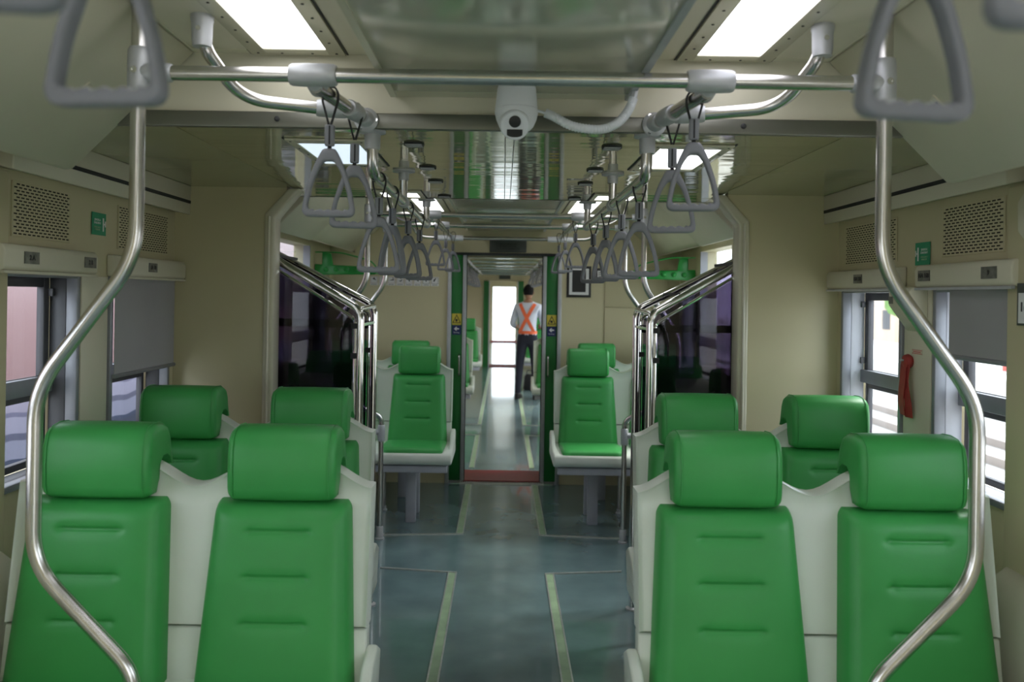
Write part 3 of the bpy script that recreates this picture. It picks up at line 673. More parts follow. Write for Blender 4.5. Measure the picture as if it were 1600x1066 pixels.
# ================================================================== CEILING LIGHTS
def light(x, y0, y1, z, label, hw=.125, dw=.082, m=lampm, screws=True, fm=cream3):
    r = thing('ceiling_light', label, 'ceiling light', (x, (y0+y1)/2, z), 0, 'flush ceiling luminaires'); L = (y1-y0)/2
    b = MB(); t = .006
    b.box(-hw, -dw, -L, L, -t, 0); b.box(dw, hw, -L, L, -t, 0); b.box(-dw, dw, -L, -L+.05, -t, 0); b.box(-dw, dw, L-.05, L, -t, 0)
    b.obj('light_frame', fm, r, bevel=.0015)
    MB().box(-dw, dw, -L+.05, L-.05, -.003, -.001).obj('diffuser', m, r)
    q = MB().box(-hw-.006, -hw-.0005, -L-.006, L+.006, -.0015, 0); q.box(hw+.0005, hw+.006, -L-.006, L+.006, -.0015, 0); q.obj('shadow_gap', dark, r)
    if screws:
        n = max(2, int(2*L/.085)); b = MB()
        for i in range(n):
            for sx in (-1, 1): b.lathe([(.0035, -.0072), (.0035, -.006)], (sx*(hw+dw)/2, -L+.02+i*(2*L-.04)/(n-1), 0), 'z', 8)
        for sx in (-.04, .04): b.lathe([(.0035, -.0072), (.0035, -.006)], (sx, L-.02, 0), 'z', 8)
        b.obj('screw_row', dark, r)['kind'] = 'stuff'
    return r
for s, side in ((-1, 'left'), (1, 'right')):
    light(s*.565, .95, 2.20, 2.139, 'long bright ceiling light at the top %s, nearest the camera' % side, m=lampm if s < 0 else lampw)
    light(s*.565, -.75, .60, 2.139, 'long ceiling light overhead on the %s, above the camera' % side)
    light(s*.565, -2.6, -1.2, 2.139, 'long ceiling light on the %s, behind the camera' % side)
    light(s*.53, 2.36, 2.84, 1.9425, 'small square %s ceiling light on the %s, just past the beam' % ('dim bluish' if s < 0 else 'bright'  , side), hw=.115, dw=.09, m=lampd if s < 0 else lampm)
    light(s*.47, 3.50, 3.76, 1.9425, 'small ceiling light on the %s at the edge of the low ceiling' % side, hw=.10, dw=.08, m=lampm, screws=False)
    light(s*.565, 4.1, 5.0, 2.139, 'ceiling light on the %s above the vestibule' % side, screws=False)
    light(s*.55, 5.35, 6.3, 2.139, 'ceiling light on the %s before the end wall' % side, screws=False)
    for k, y in enumerate((8.2, 11.2, 14.2, 20)):
        light(s*.75, y, y+1.2, 2.029, '%s ceiling light beyond the gangway door, on the %s' % (ORD[k], side), screws=False)
# reflections of rail posts and straps, modelled as black ovals on the low ceiling
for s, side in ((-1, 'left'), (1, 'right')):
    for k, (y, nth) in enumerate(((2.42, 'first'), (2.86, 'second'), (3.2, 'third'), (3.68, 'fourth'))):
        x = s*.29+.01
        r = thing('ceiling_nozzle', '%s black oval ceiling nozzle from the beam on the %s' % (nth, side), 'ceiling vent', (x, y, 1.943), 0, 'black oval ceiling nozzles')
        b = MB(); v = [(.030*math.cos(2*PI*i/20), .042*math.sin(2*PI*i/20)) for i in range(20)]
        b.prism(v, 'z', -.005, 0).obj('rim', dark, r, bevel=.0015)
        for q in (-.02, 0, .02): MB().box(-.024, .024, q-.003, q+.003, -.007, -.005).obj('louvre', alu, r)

# ================================================================== CCTV CAMERA
r = thing('dome_camera', 'white dome security camera with black lens under the ceiling duct', 'security camera', (.014, 2.05, 2.02))
MB().lathe([(.046, 0), (.048, -.004), (.053, -.055), (.052, -.056)], (0, 0, 0), 'z', 36).obj('base', white, r, smooth=True)
MB().lathe([(.053, -.0565), (.0535, -.060), (.0535, -.066), (.050, -.082), (.043, -.098), (.036, -.106), (.026, -.110)], (0, 0, 0), 'z', 36).obj('housing', white, r, smooth=True)
# eyeball
e = bpy.data.objects.new('eyeball', None)
b = MB(); prof = []
for i in range(13):
    a = PI*i/12; prof.append((max(.0005, .040*math.sin(a)), -.040*math.cos(a)))
eb = MB().lathe(prof, (0, 0, 0), 'y', 32).obj('eyeball', white, r, smooth=True); eb.location = (-.004, -.016, -.090); eb.rotation_euler = (math.radians(24), 0, 0)
MB().lathe([(.036, -.017), (.036, -.0395), (.033, -.0425)], (0, 0, 0), 'y', 32).obj('face_plate', white, eb, smooth=True)
MB().lathe([(.0145, -.0425), (.0145, -.0448), (.013, -.0455)], (0, 0, .010), 'y', 28).obj('lens', sblack, eb, smooth=True)
sh = [(-.019, -.009), (.019, -.009), (.019, -.021)]+[(.019*math.cos(a), -.021-.007*math.sin(a)) for a in [PI*k/8 for k in range(1, 8)]]+[(-.019, -.021)]
MB().prism(sh, 'y', -.0448, -.040).obj('infrared_window', sblack, eb)
tt = text('unv', .012, sgrey, 'lettering', r, (-.003, -.0535, -.073), (PI/2+.12, 0, 0))
# conduit
pts = [(.085, 2.05, 1.957), (.105, 2.05, 1.949), (.155, 2.05, 1.925), (.22, 2.05, 1.918), (.265, 2.055, 1.935), (.293, 2.06, 1.968), (.306, 2.06, 2.0)]
sm = []
for i in range(len(pts)-1):
    p0, p1, p2, p3 = [Vector(pts[max(0, min(len(pts)-1, i+k))]) for k in (-1, 0, 1, 2)]
    for k in range(26):
        t = k/26; sm.append(.5*((2*p1)+(-p0+p2)*t+(2*p0-5*p1+4*p2-p3)*t*t+(-p0+3*p1-3*p2+p3)*t**3))
sm.append(Vector(pts[-1]))
cd = thing('cable_conduit', 'white corrugated conduit sagging from the camera to the ceiling', 'conduit', (0, 0, 0))
MB().tube(sm, [.0100 if i % 3 == 0 else .0120 for i in range(len(sm))], 12).obj('corrugated_tube', white, cd, smooth=2)
MB().tube([(.062, 2.045, 1.962), (.09, 2.05, 1.955)], .0035, 8).obj('cable', white, cd, smooth=True)
MB().tube([(.306, 2.06, 2.0), (.309, 2.06, 2.02)], .009, 8).obj('cable_end', alu, cd, smooth=True)

# ================================================================== WALL FITTINGS
def grille(s, y0, y1, z0, z1, nc, nr, label):
    r = thing('vent_grille', label, 'vent', (s*1.3995, 0, 0), 0, 'slotted wall vents above the windows'); b = MB(); cy = (y1-y0)/nc; cz = (z1-z0)/nr; t = -s*.004
    def X(f): return t if f else 0
    for j in range(nr):
        c0, c1 = z0+j*cz, z0+(j+1)*cz; hc, hd = c0+.28*cz, c1-.28*cz
        st = y0+(.5*cy if j % 2 else 0); k = nc-1 if j % 2 else nc
        if j % 2:
            for e0, e1 in ((y0, y0+.5*cy), (y1-.5*cy, y1)): b.add([(t, e0, c0), (t, e1, c0), (t, e1, c1), (t, e0, c1)], [(0, 1, 2, 3)])
        for i in range(k):
            a0, a1 = st+i*cy, st+(i+1)*cy; ha, hb = a0+.15*cy, a1-.15*cy
            v = [(t, a0, c0), (t, a1, c0), (t, a1, c1), (t, a0, c1), (t, ha, hc), (t, hb, hc), (t, hb, hd), (t, ha, hd)]
            b.add(v, [(0,1,5,4), (1,2,6,5), (2,3,7,6), (3,0,4,7)])
    b.obj('slotted_plate', cream, r)
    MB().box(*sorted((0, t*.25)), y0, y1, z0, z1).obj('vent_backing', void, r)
    q = MB(); e = .004
    q.box(*sorted((0, t*1.05)), y0-e, y1+e, z0-e, z0); q.box(*sorted((0, t*1.05)), y0-e, y1+e, z1, z1+e); q.box(*sorted((0, t*1.05)), y0-e, y0, z0, z1); q.box(*sorted((0, t*1.05)), y1, y1+e, z0, z1)
    q.obj('vent_frame', cream, r, bevel=.001)
grille(-1, 2.325, 2.63, 1.652, 1.802, 13, 16, 'slotted vent at the far left edge above the window without blind')
grille(-1, 2.965, 3.40, 1.652, 1.802, 18, 17, 'slotted vent on the left wall above the lowered grey blind')
grille(1, 2.325, 2.65, 1.652, 1.802, 13, 16, 'slotted vent at the far right edge above the lowered grey blind')
grille(1, 2.965, 3.40, 1.652, 1.802, 18, 17, 'slotted vent on the right wall above the open window')

def blind(s, y0, y1, drop, label, nums=(), yc=None):
    yc = yc or y1-.02
    r = thing('roller_blind', label, 'blind', (0, 0, 0)); X = lambda a, b_: sorted((s*a, s*b_))
    MB().prism([(s*1.399, 1.548), (s*1.352, 1.548), (s*1.343, 1.556), (s*1.341, 1.604), (s*1.350, 1.622), (s*1.399, 1.626)], 'y', y0, y1).obj('cassette', cream2, r, bevel=.005)
    MB().box(*X(1.342, 1.352), y0, y1, 1.541, 1.549).obj('cassette_lip', alu if s > 0 else cream3, r)
    if drop:
        MB().box(*X(1.3805, 1.3825), y0+.03, yc, drop, 1.55).obj('blind_cloth', blindm, r)
        MB().tube([(s*1.3815, y0+.025, drop), (s*1.3815, yc+.005, drop)], .008, 10).obj('bottom_bar', frame_al, r, smooth=True)
    for (ya, t) in nums:
        pl = MB().box(*X(1.3385, 1.3415), ya-.036, ya+.036, 1.570, 1.604).obj('number_plate', sgrey, r)
        text(t, .019, sblack, 'plate_lettering', pl, (s*1.338, ya, 1.587), FACE_R if s < 0 else FACE_L, bold=.0008)
blind(-1, 2.20, 2.71, 0, 'cream blind cassette at the far left edge, blind rolled up', ((2.325, '2 A'), (2.655, '2 B')))
blind(-1, 2.885, 3.46, 1.195, 'lowered grey roller blind on the left wall', ((3.13, '1A 1B'),))
blind(1, 2.20, 2.72, 1.335, 'half lowered grey roller blind at the far right edge', ((2.30, '9'), (2.655, '16A 16B')), 2.575)
blind(1, 2.885, 3.46, 0, 'cream blind cassette over the open right window, blind rolled up', ((3.15, '15A 15B'),))
# column cover strips between the windows
for s, side in ((-1, 'left'), (1, 'right')):
    struct(MB().box(*sorted((s*1.392, s*1.399)), 2.705, 2.885, .8, 1.545).obj('trim_column_'+side, cream2, bevel=.002))
# emergency exit signs
def exit_sign(s, y, z, label):
    r = thing('exit_sign', label, 'sign', (s*1.397, y, z)); X = lambda a, b_: sorted((-s*a, -s*b_))
    MB().box(*X(0, .002), -.048, .048, -.038, .038).obj('sign_board', sgreen, r)
    q = -.026 if s > 0 else .026
    sgn = 1
    # little window with a figure pushing through
    yy = .028 if s < 0 else .028
    b = MB(); b.box(*X(.002, .003), yy-.004, yy+.004, -.024, .022); b.box(*X(.002, .003), yy+.006, yy+.016, -.002, .004); b.box(*X(.002, .003), yy+.012, yy+.018, -.008, .012); b.obj('pictogram', swhite, r)
    text('JENDELA\nDARURAT', .0105, swhite, 'lettering', r, (-s*.0022, -.012, .008), FACE_R if s < 0 else FACE_L)
    text('EMERGENCY\nWINDOW', .008, stripm, 'lettering', r, (-s*.0022, -.012, -.016), FACE_R if s < 0 else FACE_L)
exit_sign(-1, 2.82, 1.725, 'green emergency window sign on the left wall between two vents')
exit_sign(1, 2.775, 1.665, 'green emergency window sign on the right wall between two vents')
tag(MB().box(1.393, 1.3985, 2.74, 2.815, 1.587, 1.604).obj('small_plate', sgrey), 'small blank grey plate under the right green sign', 'plate')
# hammer box, notice, red ribbon on the right column
r = thing('hammer_box', 'cream wedge-shaped box on the column between the right windows', 'wall box', (0, 0, 0))
MB().prism([(1.392, 1.555), (1.335, 1.55), (1.325, 1.535), (1.325, 1.49), (1.392, 1.40)], 'y', 2.725, 2.865).obj('box_body', cream2, r, bevel=.005)
MB().box(1.3235, 1.3255, 2.83, 2.86, 1.495, 1.52).obj('grey_label', sgrey, r)
n_ = tag(MB().box(1.3895, 1.392, 2.755, 2.825, 1.325, 1.342).obj('small_notice', cream3), 'small white notice with red border on the right column', 'notice')
b = MB(); b.box(1.389, 1.3897, 2.757, 2.823, 1.327, 1.329); b.box(1.389, 1.3897, 2.757, 2.823, 1.338, 1.340); b.box(1.389, 1.3897, 2.765, 2.815, 1.332, 1.335); b.obj('notice_print', sred, n_)
rb = thing('red_strap', 'folded red strap hanging from a hook on the right column', 'strap', (1.378, 2.835, 1.298))
for (dy, L, w, tw) in ((.014, .185, .026, .03), (-.020, .19, .018, -.03)):
    b = MB(); vs = []; n = 14
    for i in range(n+1):
        t = i/n; z = -L*t; yy = dy*(.3+.9*t)+.004*math.sin(t*9+dy*90); xo = -.004-.008*math.sin(t*PI)+(.004 if dy < 0 else 0)
        ww = w*(.75+.3*t)
        c_, s_ = math.cos(tw*12*t), math.sin(tw*12*t)
        vs += [(xo-ww*s_*.5-.0015, yy-ww*c_, z), (xo+ww*s_*.5-.0015, yy+ww*c_, z), (xo+ww*s_*.5+.0015, yy+ww*c_, z), (xo-ww*s_*.5+.0015, yy-ww*c_, z)]
    fs = [(i*4+j, i*4+(j+1) % 4, (i+1)*4+(j+1) % 4, (i+1)*4+j) for i in range(n) for j in range(4)]+[(0, 1, 2, 3), (n*4, n*4+1, n*4+2, n*4+3)]
    b.add(vs, fs).obj('strap_tail', redr, rb, smooth=True)
MB().lathe([(.010, -.016), (.022, -.012), (.026, 0), (.020, .010), (.006, .014)], (.004, 0, 0), 'x', 14).obj('knot', redr, rb, smooth=True)
MB().lathe([(.004, -.024), (.004, .012)], (0, 0, .004), 'x', 8).obj('hook', alu, rb)
# poster and rounded intercom cover at the right edge, mirrored cover left out of frame
r = thing('notice_poster', 'black bordered white notice at the far right edge', 'poster', (1.3585, 2.12, 1.50))
MB().box(-.004, 0, -.075, .075, -.056, .056).obj('poster_border', sgr2, r)
MB().box(-.0048, -.004, -.068, .068, -.050, .030).obj('poster_paper', swhite, r)
text('KURSI', .022, sblack, 'lettering', r, (-.0052, .0, .018), FACE_L, bold=.001)
text('16', .034, sblack, 'lettering', r, (-.0052, .045, -.008), FACE_L, bold=.001)
text('PRIORITAS', .012, sblack, 'lettering', r, (-.0052, .0, -.034), FACE_L)
MB().prism([(y, z) for y, z in ((1.90, 1.70), (1.95, 1.662), (2.15, 1.662), (2.182, 1.69), (2.185, 1.77), (2.15, 1.80), (1.92, 1.80))], 'x', 1.342, 1.36).obj('speaker_cover', cream2, bevel=.012, bseg=3)
tag(bpy.data.objects['speaker_cover'], 'rounded cream cover on the wall at the far right edge', 'cover')

# ---- end wall fittings
r = thing('pictogram_strip', 'row of eight small pictogram notices on the end wall, left', 'sign', (-.80, D0-.001, 1.608))
for i in range(8):
    x = -.245+i*.0695; red_ = i < 6
    p = MB().box(x-.031, x+.031, -.003, 0, -.036, .036).obj('pictogram', swhite, r)
    q = MB(); m_ = spink if red_ else sgrey
    q.box(x-.027, x+.027, -.004, -.003, -.018, -.015); q.box(x-.027, x+.027, -.004, -.003, .029, .032); q.box(x-.027, x-.024, -.004, -.003, -.018, .032); q.box(x+.024, x+.027, -.004, -.003, -.018, .032)
    q.obj('pictogram_border', m_, p)
    q = MB(); rnd = random.Random(i)
    shapes = [[(-.012, .010), (.002, .016), (.016, -.002), (.006, .000)], [(-.004, -.010), (.004, -.010), (.004, .014), (-.004, .014)], [(-.018, -.004), (.016, -.002), (.018, .010), (.004, .004)], [(-.014, -.008), (.006, -.002), (.016, .012), (.010, -.010)],
              [(-.010, .014), (-.002, .012), (.012, -.008), (.004, -.010)], [(-.006, .016), (.000, .018), (.010, -.010), (-.002, -.004)], [(-.003, -.010), (.003, -.010), (.005, .014), (-.005, .014)], [(-.008, .014), (.006, .012), (-.004, -.010), (-.010, -.008)]][i]
    q.prism([(x+a*1.1, c+.007) for a, c in shapes], 'y', -.0045, -.003); q.lathe([(.0045, -.0045), (.0045, -.003)], (x+shapes[1][0]*.8, 0, .022), 'y', 10); q.obj('figure', sblack, p)
    MB().box(x-.022, x+.022, -.0038, -.003, -.030, -.026).obj('caption_line', sgrey, p)
r = thing('framed_panel', 'black framed panel with pale inner border right of the gangway door', 'panel', (.592, D0-.001, 1.625))
MB().box(-.097, .097, -.012, 0, -.125, .125).obj('outer_frame', sblack, r, bevel=.002)
MB().box(-.078, .078, -.015, -.012, -.105, .105).obj('pale_border', swhite, r)
MB().box(-.054, .054, -.017, -.015, -.083, .092).obj('dark_screen', sblack, r)
r = thing('small_framed_notice', 'small dark framed notice with grey print, right of the black panel', 'notice', (.765, D0-.001, 1.68))
MB().box(-.035, .035, -.006, 0, -.055, .055).obj('outer_frame', sblack, r)
MB().box(-.026, .026, -.008, -.006, -.035, .035).obj('paper', swhite, r)
for z in (.02, .005, -.01): MB().box(-.018, .018, -.009, -.008, z-.003, z+.003).obj('print_line', sgrey, r)
cb = struct(MB().box(.80, 1.30, D0-.012, D0-.001, .9, 1.42).obj('trim_cabinet_door', cream, bevel=.003))
struct(MB().box(.80, 1.30, D0-.012, D0-.001, 1.428, 1.75).obj('trim_cabinet_upper', cream, bevel=.003))

# ---- luggage racks (green)
for s, side in ((-1, 'left'), (1, 'right')):
    r = thing('luggage_rack', 'green steel luggage rack high on the %s wall by the end wall' % side, 'luggage rack', (0, 0, 0))
    for y in (6.04, ):
        b = MB().prism([(s*1.395, 1.635), (s*.95, 1.645), (s*.94, 1.665), (s*.99, 1.70), (s*1.395, 1.715)], 'y', y, y+.03); b.obj('bracket_arm', greenr, r, bevel=.008)
        MB().prism([(s*1.34, 1.70), (s*1.26, 1.70), (s*1.275, 1.795), (s*1.34, 1.80)], 'y', y, y+.025).obj('bracket_web', greenr, r, bevel=.006)
        for k in range(5): MB().lathe([(.019, .002), (.019, -.008), (.012, -.016), (.005, -.019)], (s*(1.31-k*.075), y, 1.676+k*.001), 'y', 14).obj('knob', greenr, r, smooth=True)
        MB().tube(fillet([(s*1.38, y-.05, 1.80), (s*1.2, y-.03, 1.80), (s*.98, y, 1.745), (s*.93, y, 1.68), (s*.96, y, 1.645)], .05, 6), .005, 8).obj('guard_rail', greenr, r, smooth=True)
    for x in (1.30, 1.22, 1.14, 1.06, .98): MB().tube([(s*x, 6.05, 1.66), (s*x, 6.56, 1.66)], .008, 8).obj('rack_bar', greenr, r, smooth=True)

# ================================================================== GLASS SCREENS
def screen(s, side, label):
    r = thing('glass_screen', label, 'glass screen', (0, 0, 0)); rr = .0175
    yA, yB = 3.60, 3.98; xi = s*.632
    for y, xo, zo, ztop in ((yA, 1.10, 1.70, 1.43), (yB, 1.25, 1.76, 1.445)):
        pts = [(xi, y, 0), (xi, y, ztop), (s*(xo-.06), y, zo-.02), (s*(xo+.12), y, zo+.0)]
        pts = [(xi, y, 0), (xi, y, ztop), (s*xo, y, zo), (s*1.385, y, zo+.008)]
        MB().tube(fillet(pts, .045, 8), rr, 16).obj('frame_tube', chrome, r, smooth=True)
        xg = s*.665; zt = ztop-.045
        poly = [(xg, .35), (xg, zt), (s*xo, zo-.045), (s*1.375, zo-.04), (s*1.375, .35)]
        MB().prism(poly, 'y', y-.003, y+.003).obj('glass_pane', tint if y == yA else tintd, r)
        g_ = [(s*.655, y, .35), (s*.655, y, zt+.006), (s*xo, y, zo-.036)]
        MB().tube(fillet(g_, .02, 4), .007, 8).obj('inner_bead', chrome, r, smooth=True)
        for zz in (1.23, 1.36): MB().box(*sorted((xi, s*.672)), y-.008, y+.008, zz-.012, zz+.012).obj('glass_clip', dark, r)
        MB().lathe([(.03, 0), (.03, .008), (.02, .014)], (xi, y, 0), 'z', 16).obj('foot_flange', alu, r, smooth=True)
    MB().tube(fillet([(xi, yA, 1.40), (xi, yA, 1.435), (xi, yB, 1.445), (xi, yB, 1.41)], .03, 6), .010, 12).obj('top_link', chrome, r, smooth=True)
    for zz in (1.365, .80): MB().box(xi-.008, xi+.008, yA, yB, zz-.006, zz+.006).obj('flat_link', chrome, r)
    MB().tube([(s*.655, yB+.03, 1.352), (s*1.385, yB+.03, 1.36)], .019, 12).obj('dark_crossbar', dark, r, smooth=True)
    MB().tube(fillet([(s*.80, yB+.06, .9), (s*.80, yB+.06, 1.32), (s*.80, yB+.035, 1.345)], .02), .006, 8).obj('slim_stay', chrome, r, smooth=True)
    # two small ceiling-slot brackets between the frames
    for t in (.28, .8): 
        x = s*(.632+(1.10-.632)*t); z = 1.43+(1.70-1.43)*t
        MB().box(x-.010, x+.010, yA, yB-.03, z+.010, z+.022).obj('spacer', dark, r)
    # dark lower board of the screen
    MB().box(*sorted((s*.668, s*1.37)), yB+.01, yB+.02, .30, 1.17).obj('plum_board', tintd, r)
screen(-1, 'left', 'chrome framed tinted glass screen left of the aisle at the side door')
screen(1, 'right', 'chrome framed tinted glass screen right of the aisle at the side door')
# entrance handrails
for s, side in ((-1, 'left'), (1, 'right')):
    r = thing('entrance_handrail', 'short bent handrail standing on the floor %s of the aisle' % side, 'handrail', (0, 0, 0)); x = s*.745; y = 5.06
    MB().tube(fillet([(x, y, 0), (x, y, .755), (x+s*.09, y-.06, .80), (x+s*.32, y-.30, 1.02), (x+s*.5, y-.40, 1.10)], .07, 7), .0165, 14).obj('rail', steel, r, smooth=True)
    b = MB(); sleeve(b, (x, y, .60), (x, y, .70), .022); sleeve(b, (x, y, .655), (x+s*.08, y, .655), .018); b.obj('clamp', alu, r, smooth=True)
    MB().tube([(x+s*.06, y, .655), (x+s*.58, y, .655)], .013, 10).obj('stay', steel, r, smooth=True)
    MB().lathe([(.028, 0), (.028, .008), (.022, .012), (.021, .075), (.018, .08)], (x, y, 0), 'z', 18).obj('foot', alu, r, smooth=True)

# ================================================================== PERSON
def person():
    r = thing('person', 'person seen from behind in white shirt, orange cross straps and navy trousers', 'person', (.36, 12.1, 0))
    V = []; E = []; RR = []
    def v(x, y, z, a, b=None, par=None):
        V.append((x, y, z)); RR.append((a, b or a))
        if par is not None: E.append((par, len(V)-1))
        return len(V)-1
    pel = v(0, 0, .90, .135, .105)
    wa = v(0, -.01, 1.03, .125, .095, pel); ch = v(0, -.015, 1.20, .155, .11, wa); sh_ = v(0, -.005, 1.33, .15, .095, ch); nk = v(0, 0, 1.43, .055, .055, sh_); v(0, .015, 1.48, .05, .05, nk)
    hands = []
    for s in (-1, 1):
        hp_ = v(s*.085, 0, .84, .095, .09, pel); kn = v(s*.10+(-.02 if s < 0 else .015), .01, .47, .062, .062, hp_); an = v(s*.115+(-.02 if s < 0 else .02), -.01, .10, .048, .048, kn)
        if s < 0: v(s*.115-.02, -.01, .05, .045, .045, an)
        so = v(s*.165, 0, 1.345, .062, .062, sh_); el = v(s*.235, -.015, 1.09, .045, .045, so)
        wr = v(s*(.20 if s < 0 else .17), .20, 1.04, .032, .032, el); hands.append((s*(.18 if s < 0 else .14), .25, 1.05))
    me = bpy.data.meshes.new('body'); me.from_pydata(V, E, []); o = bpy.data.objects.new('body', me); C.objects.link(o); o.parent = r
    for m in (shirt, navy, skin): me.materials.append(m)
    md = o.modifiers.new('skin', 'SKIN'); 
    for i, q in enumerate(RR): me.skin_vertices[0].data[i].radius = q
    me.skin_vertices[0].data[0].use_root = True
    md.use_smooth_shade = True
    sb = o.modifiers.new('sub', 'SUBSURF'); sb.levels = sb.render_levels = 2
    dg = bpy.context.evaluated_depsgraph_get(); ev = o.evaluated_get(dg); m2 = bpy.data.meshes.new_from_object(ev)
    o.modifiers.clear(); o.data = m2; m2.name = 'body'
    m2.materials.clear()
    for m in (shirt, navy, skin): m2.materials.append(m)
    for p in m2.polygons:
        c = p.center; p.use_smooth = True
        p.material_index = 1 if c.z < .955 and abs(c.x) < .21 and c.y < .14 else (2 if (c.z > 1.425) or (c.y > .055 and abs(c.x) > .10 and c.z < 1.12) else 0)
    # head
    b = MB(); prof = []
    vs = []; n1, n2 = 14, 20
    for i in range(n1+1):
        a = PI*i/n1; z = 1.565-.115*math.cos(a)*-1
        z = 1.565+.112*math.cos(PI-a)
        for j in range(n2):
            t = 2*PI*j/n2; rad = math.sin(a); x = .073*rad*math.cos(t); y = .095*rad*math.sin(t)
            lo = max(0, (1.565-z)/.112); x *= 1-.22*lo; y = y*(1-.12*lo)+.012*lo
            vs.append((x, y+.015, z))
    fs = [(i*n2+j, i*n2+(j+1) % n2, (i+1)*n2+(j+1) % n2, (i+1)*n2+j) for i in range(n1) for j in range(n2)]
    h = b.add(vs, fs).obj('head', skin, r, smooth=2)
    for s in (-1, 1): MB().lathe([(.006, -.008), (.020, -.004), (.018, .006), (.004, .009)], (s*.074, .018, 1.555), 'x', 12).obj('ear', skin, h, smooth=True)
    b = MB()                                     # features of the face, away from the camera
    b.prism([(-.010, 1.535), (.010, 1.535), (.004, 1.575), (-.004, 1.575)], 'y', .10, .125); b.obj('nose', skin, h, bevel=.004)
    for s in (-1, 1): MB().lathe([(.011, 0), (.008, .006)], (s*.028, .098, 1.572), 'y', 10).obj('eye', sblack, h)
    MB().box(-.022, .022, .096, .104, 1.503, 1.510).obj('mouth', redr, h)
    # hair cap covering crown and back
    vs = []; 
    for i in range(n1+1):
        a = PI*i/n1*.66
        for j in range(n2):
            t = 2*PI*j/n2; rad = math.sin(a); k = 1+.03*noise.noise(Vector((i*.7, j*.9, 1)))
            x = .079*rad*math.cos(t)*k*(1-.10*max(0, i/n1-.7)/.3); y = .100*rad*math.sin(t)*k; z = 1.574+.108*math.cos(a)
            if y > .03: z = max(z, 1.572+.045+.25*(y-.03))
            vs.append((x, y+.008, z))
    fs = [(i*n2+j, i*n2+(j+1) % n2, (i+1)*n2+(j+1) % n2, (i+1)*n2+j) for i in range(n1) for j in range(n2)]
    MB().add(vs, fs).obj('hair', hair, r, smooth=2)
    # straps crossing on the back, belt, shoulder pieces
    from mathutils.bvhtree import BVHTree
    bm = bmesh.new(); bm.from_mesh(m2); bv = BVHTree.FromBMesh(bm)
    def back(x, z, d=-1): 
        h_ = bv.ray_cast(Vector((x, -.6*-d if d > 0 else -.6, z)), Vector((0, 1, 0)))
        return h_[0].y-.006 if h_[0] else -.1
    for s in (-1, 1):
        p = []
        for i in range(17):
            t = i/16; x = s*(-.105+.215*t); z = .985+(1.395-.985)*t; p.append((x, back(x, z), z))
        vs = []
        for (x, y, z) in p: vs += [(x-.022, y, z+s*.010), (x+.022, y, z-s*.010), (x+.022, y-.004, z-s*.010), (x-.022, y-.004, z+s*.010)]
        MB().add(vs, [(i*4+j, i*4+(j+1) % 4, (i+1)*4+(j+1) % 4, (i+1)*4+j) for i in range(16) for j in range(4)]).obj('cross_strap', orange, r)
    ring = []
    for i in range(28):
        a = 2*PI*i/28; dr = Vector((math.cos(a), math.sin(a), 0)); h_ = bv.ray_cast(dr*.6+Vector((0, -.005, .975)), -dr); q = h_[0] if h_[0] else dr*.14+Vector((0, 0, .975))
        if abs(q.x) > .17: q.x = math.copysign(.15, q.x)
        ring.append(q+dr*.006)
    vs = [(q.x, q.y, .955) for q in ring]+[(q.x, q.y, 1.0) for q in ring]; n = 28
    MB().add(vs, [(i, (i+1) % n, (i+1) % n+n, i+n) for i in range(n)]).obj('waist_band', orange, r)
    bm.free()
    # hands with fingers holding a paper in front
    for (x, y, z) in hands:
        s = -1 if x < 0 else 1
        hb = MB().tube([(x*1.08, y-.055, z-.008), (x*1.04, y-.02, z-.004), (x, y+.02, z)], [.022, .030, .026], 10).obj('hand', skin, r, smooth=True)
        for k in range(4):
            L = (.05, .058, .054, .042)[k]; q = Vector((x-s*.006, y+.02, z+.022-.015*k))
            MB().tube([q, q+Vector((-s*.012, L*.5, 0)), q+Vector((-s*.035, L*.7, -.004))], [.0085, .008, .006], 7).obj('finger', skin, hb, smooth=True)
        MB().tube([(x*1.02, y-.02, z+.022), (x-s*.025, y+.01, z+.034), (x-s*.04, y+.03, z+.03)], [.010, .009, .007], 7).obj('thumb', skin, hb, smooth=True)
    for s, fx in ((-1, -.135), (1, .135)):
        MB().add([(fx+s*0+dx*w, -.085+dy, z) for (dy, w) in ((0, .6), (.03, 1), (.11, .85), (.19, 1.05), (.25, .8), (.27, .4)) for (dx, z) in ((-.045, 0), (.045, 0), (.040, .045 if dy > .15 else .085), (-.040, .045 if dy > .15 else .085))],
                 [(i*4+j, i*4+(j+1) % 4, (i+1)*4+(j+1) % 4, (i+1)*4+j) for i in range(5) for j in range(4)]+[(0, 1, 2, 3), (20, 21, 22, 23)]).obj('shoe', shoem, r, smooth=True, bevel=.008)
    r.rotation_euler = (0, 0, math.radians(-12))
person()
r = thing('shoulder_bag', 'black bag on the floor behind the standing person', 'bag', (.43, 13.3, 0)); r.scale = (.6, .6, .6)
MB().prism([(-.14, 0), (.14, 0), (.16, .05), (.13, .36), (.09, .42), (-.09, .42), (-.13, .36), (-.16, .05)], 'y', -.08, .08).obj('bag_body', shoem, r, bevel=.03, bseg=3)
MB().tube(fillet([(-.07, 0, .40), (-.06, 0, .52), (.06, 0, .52), (.07, 0, .40)], .04), .01, 8).obj('bag_handle', blackm, r, smooth=True)

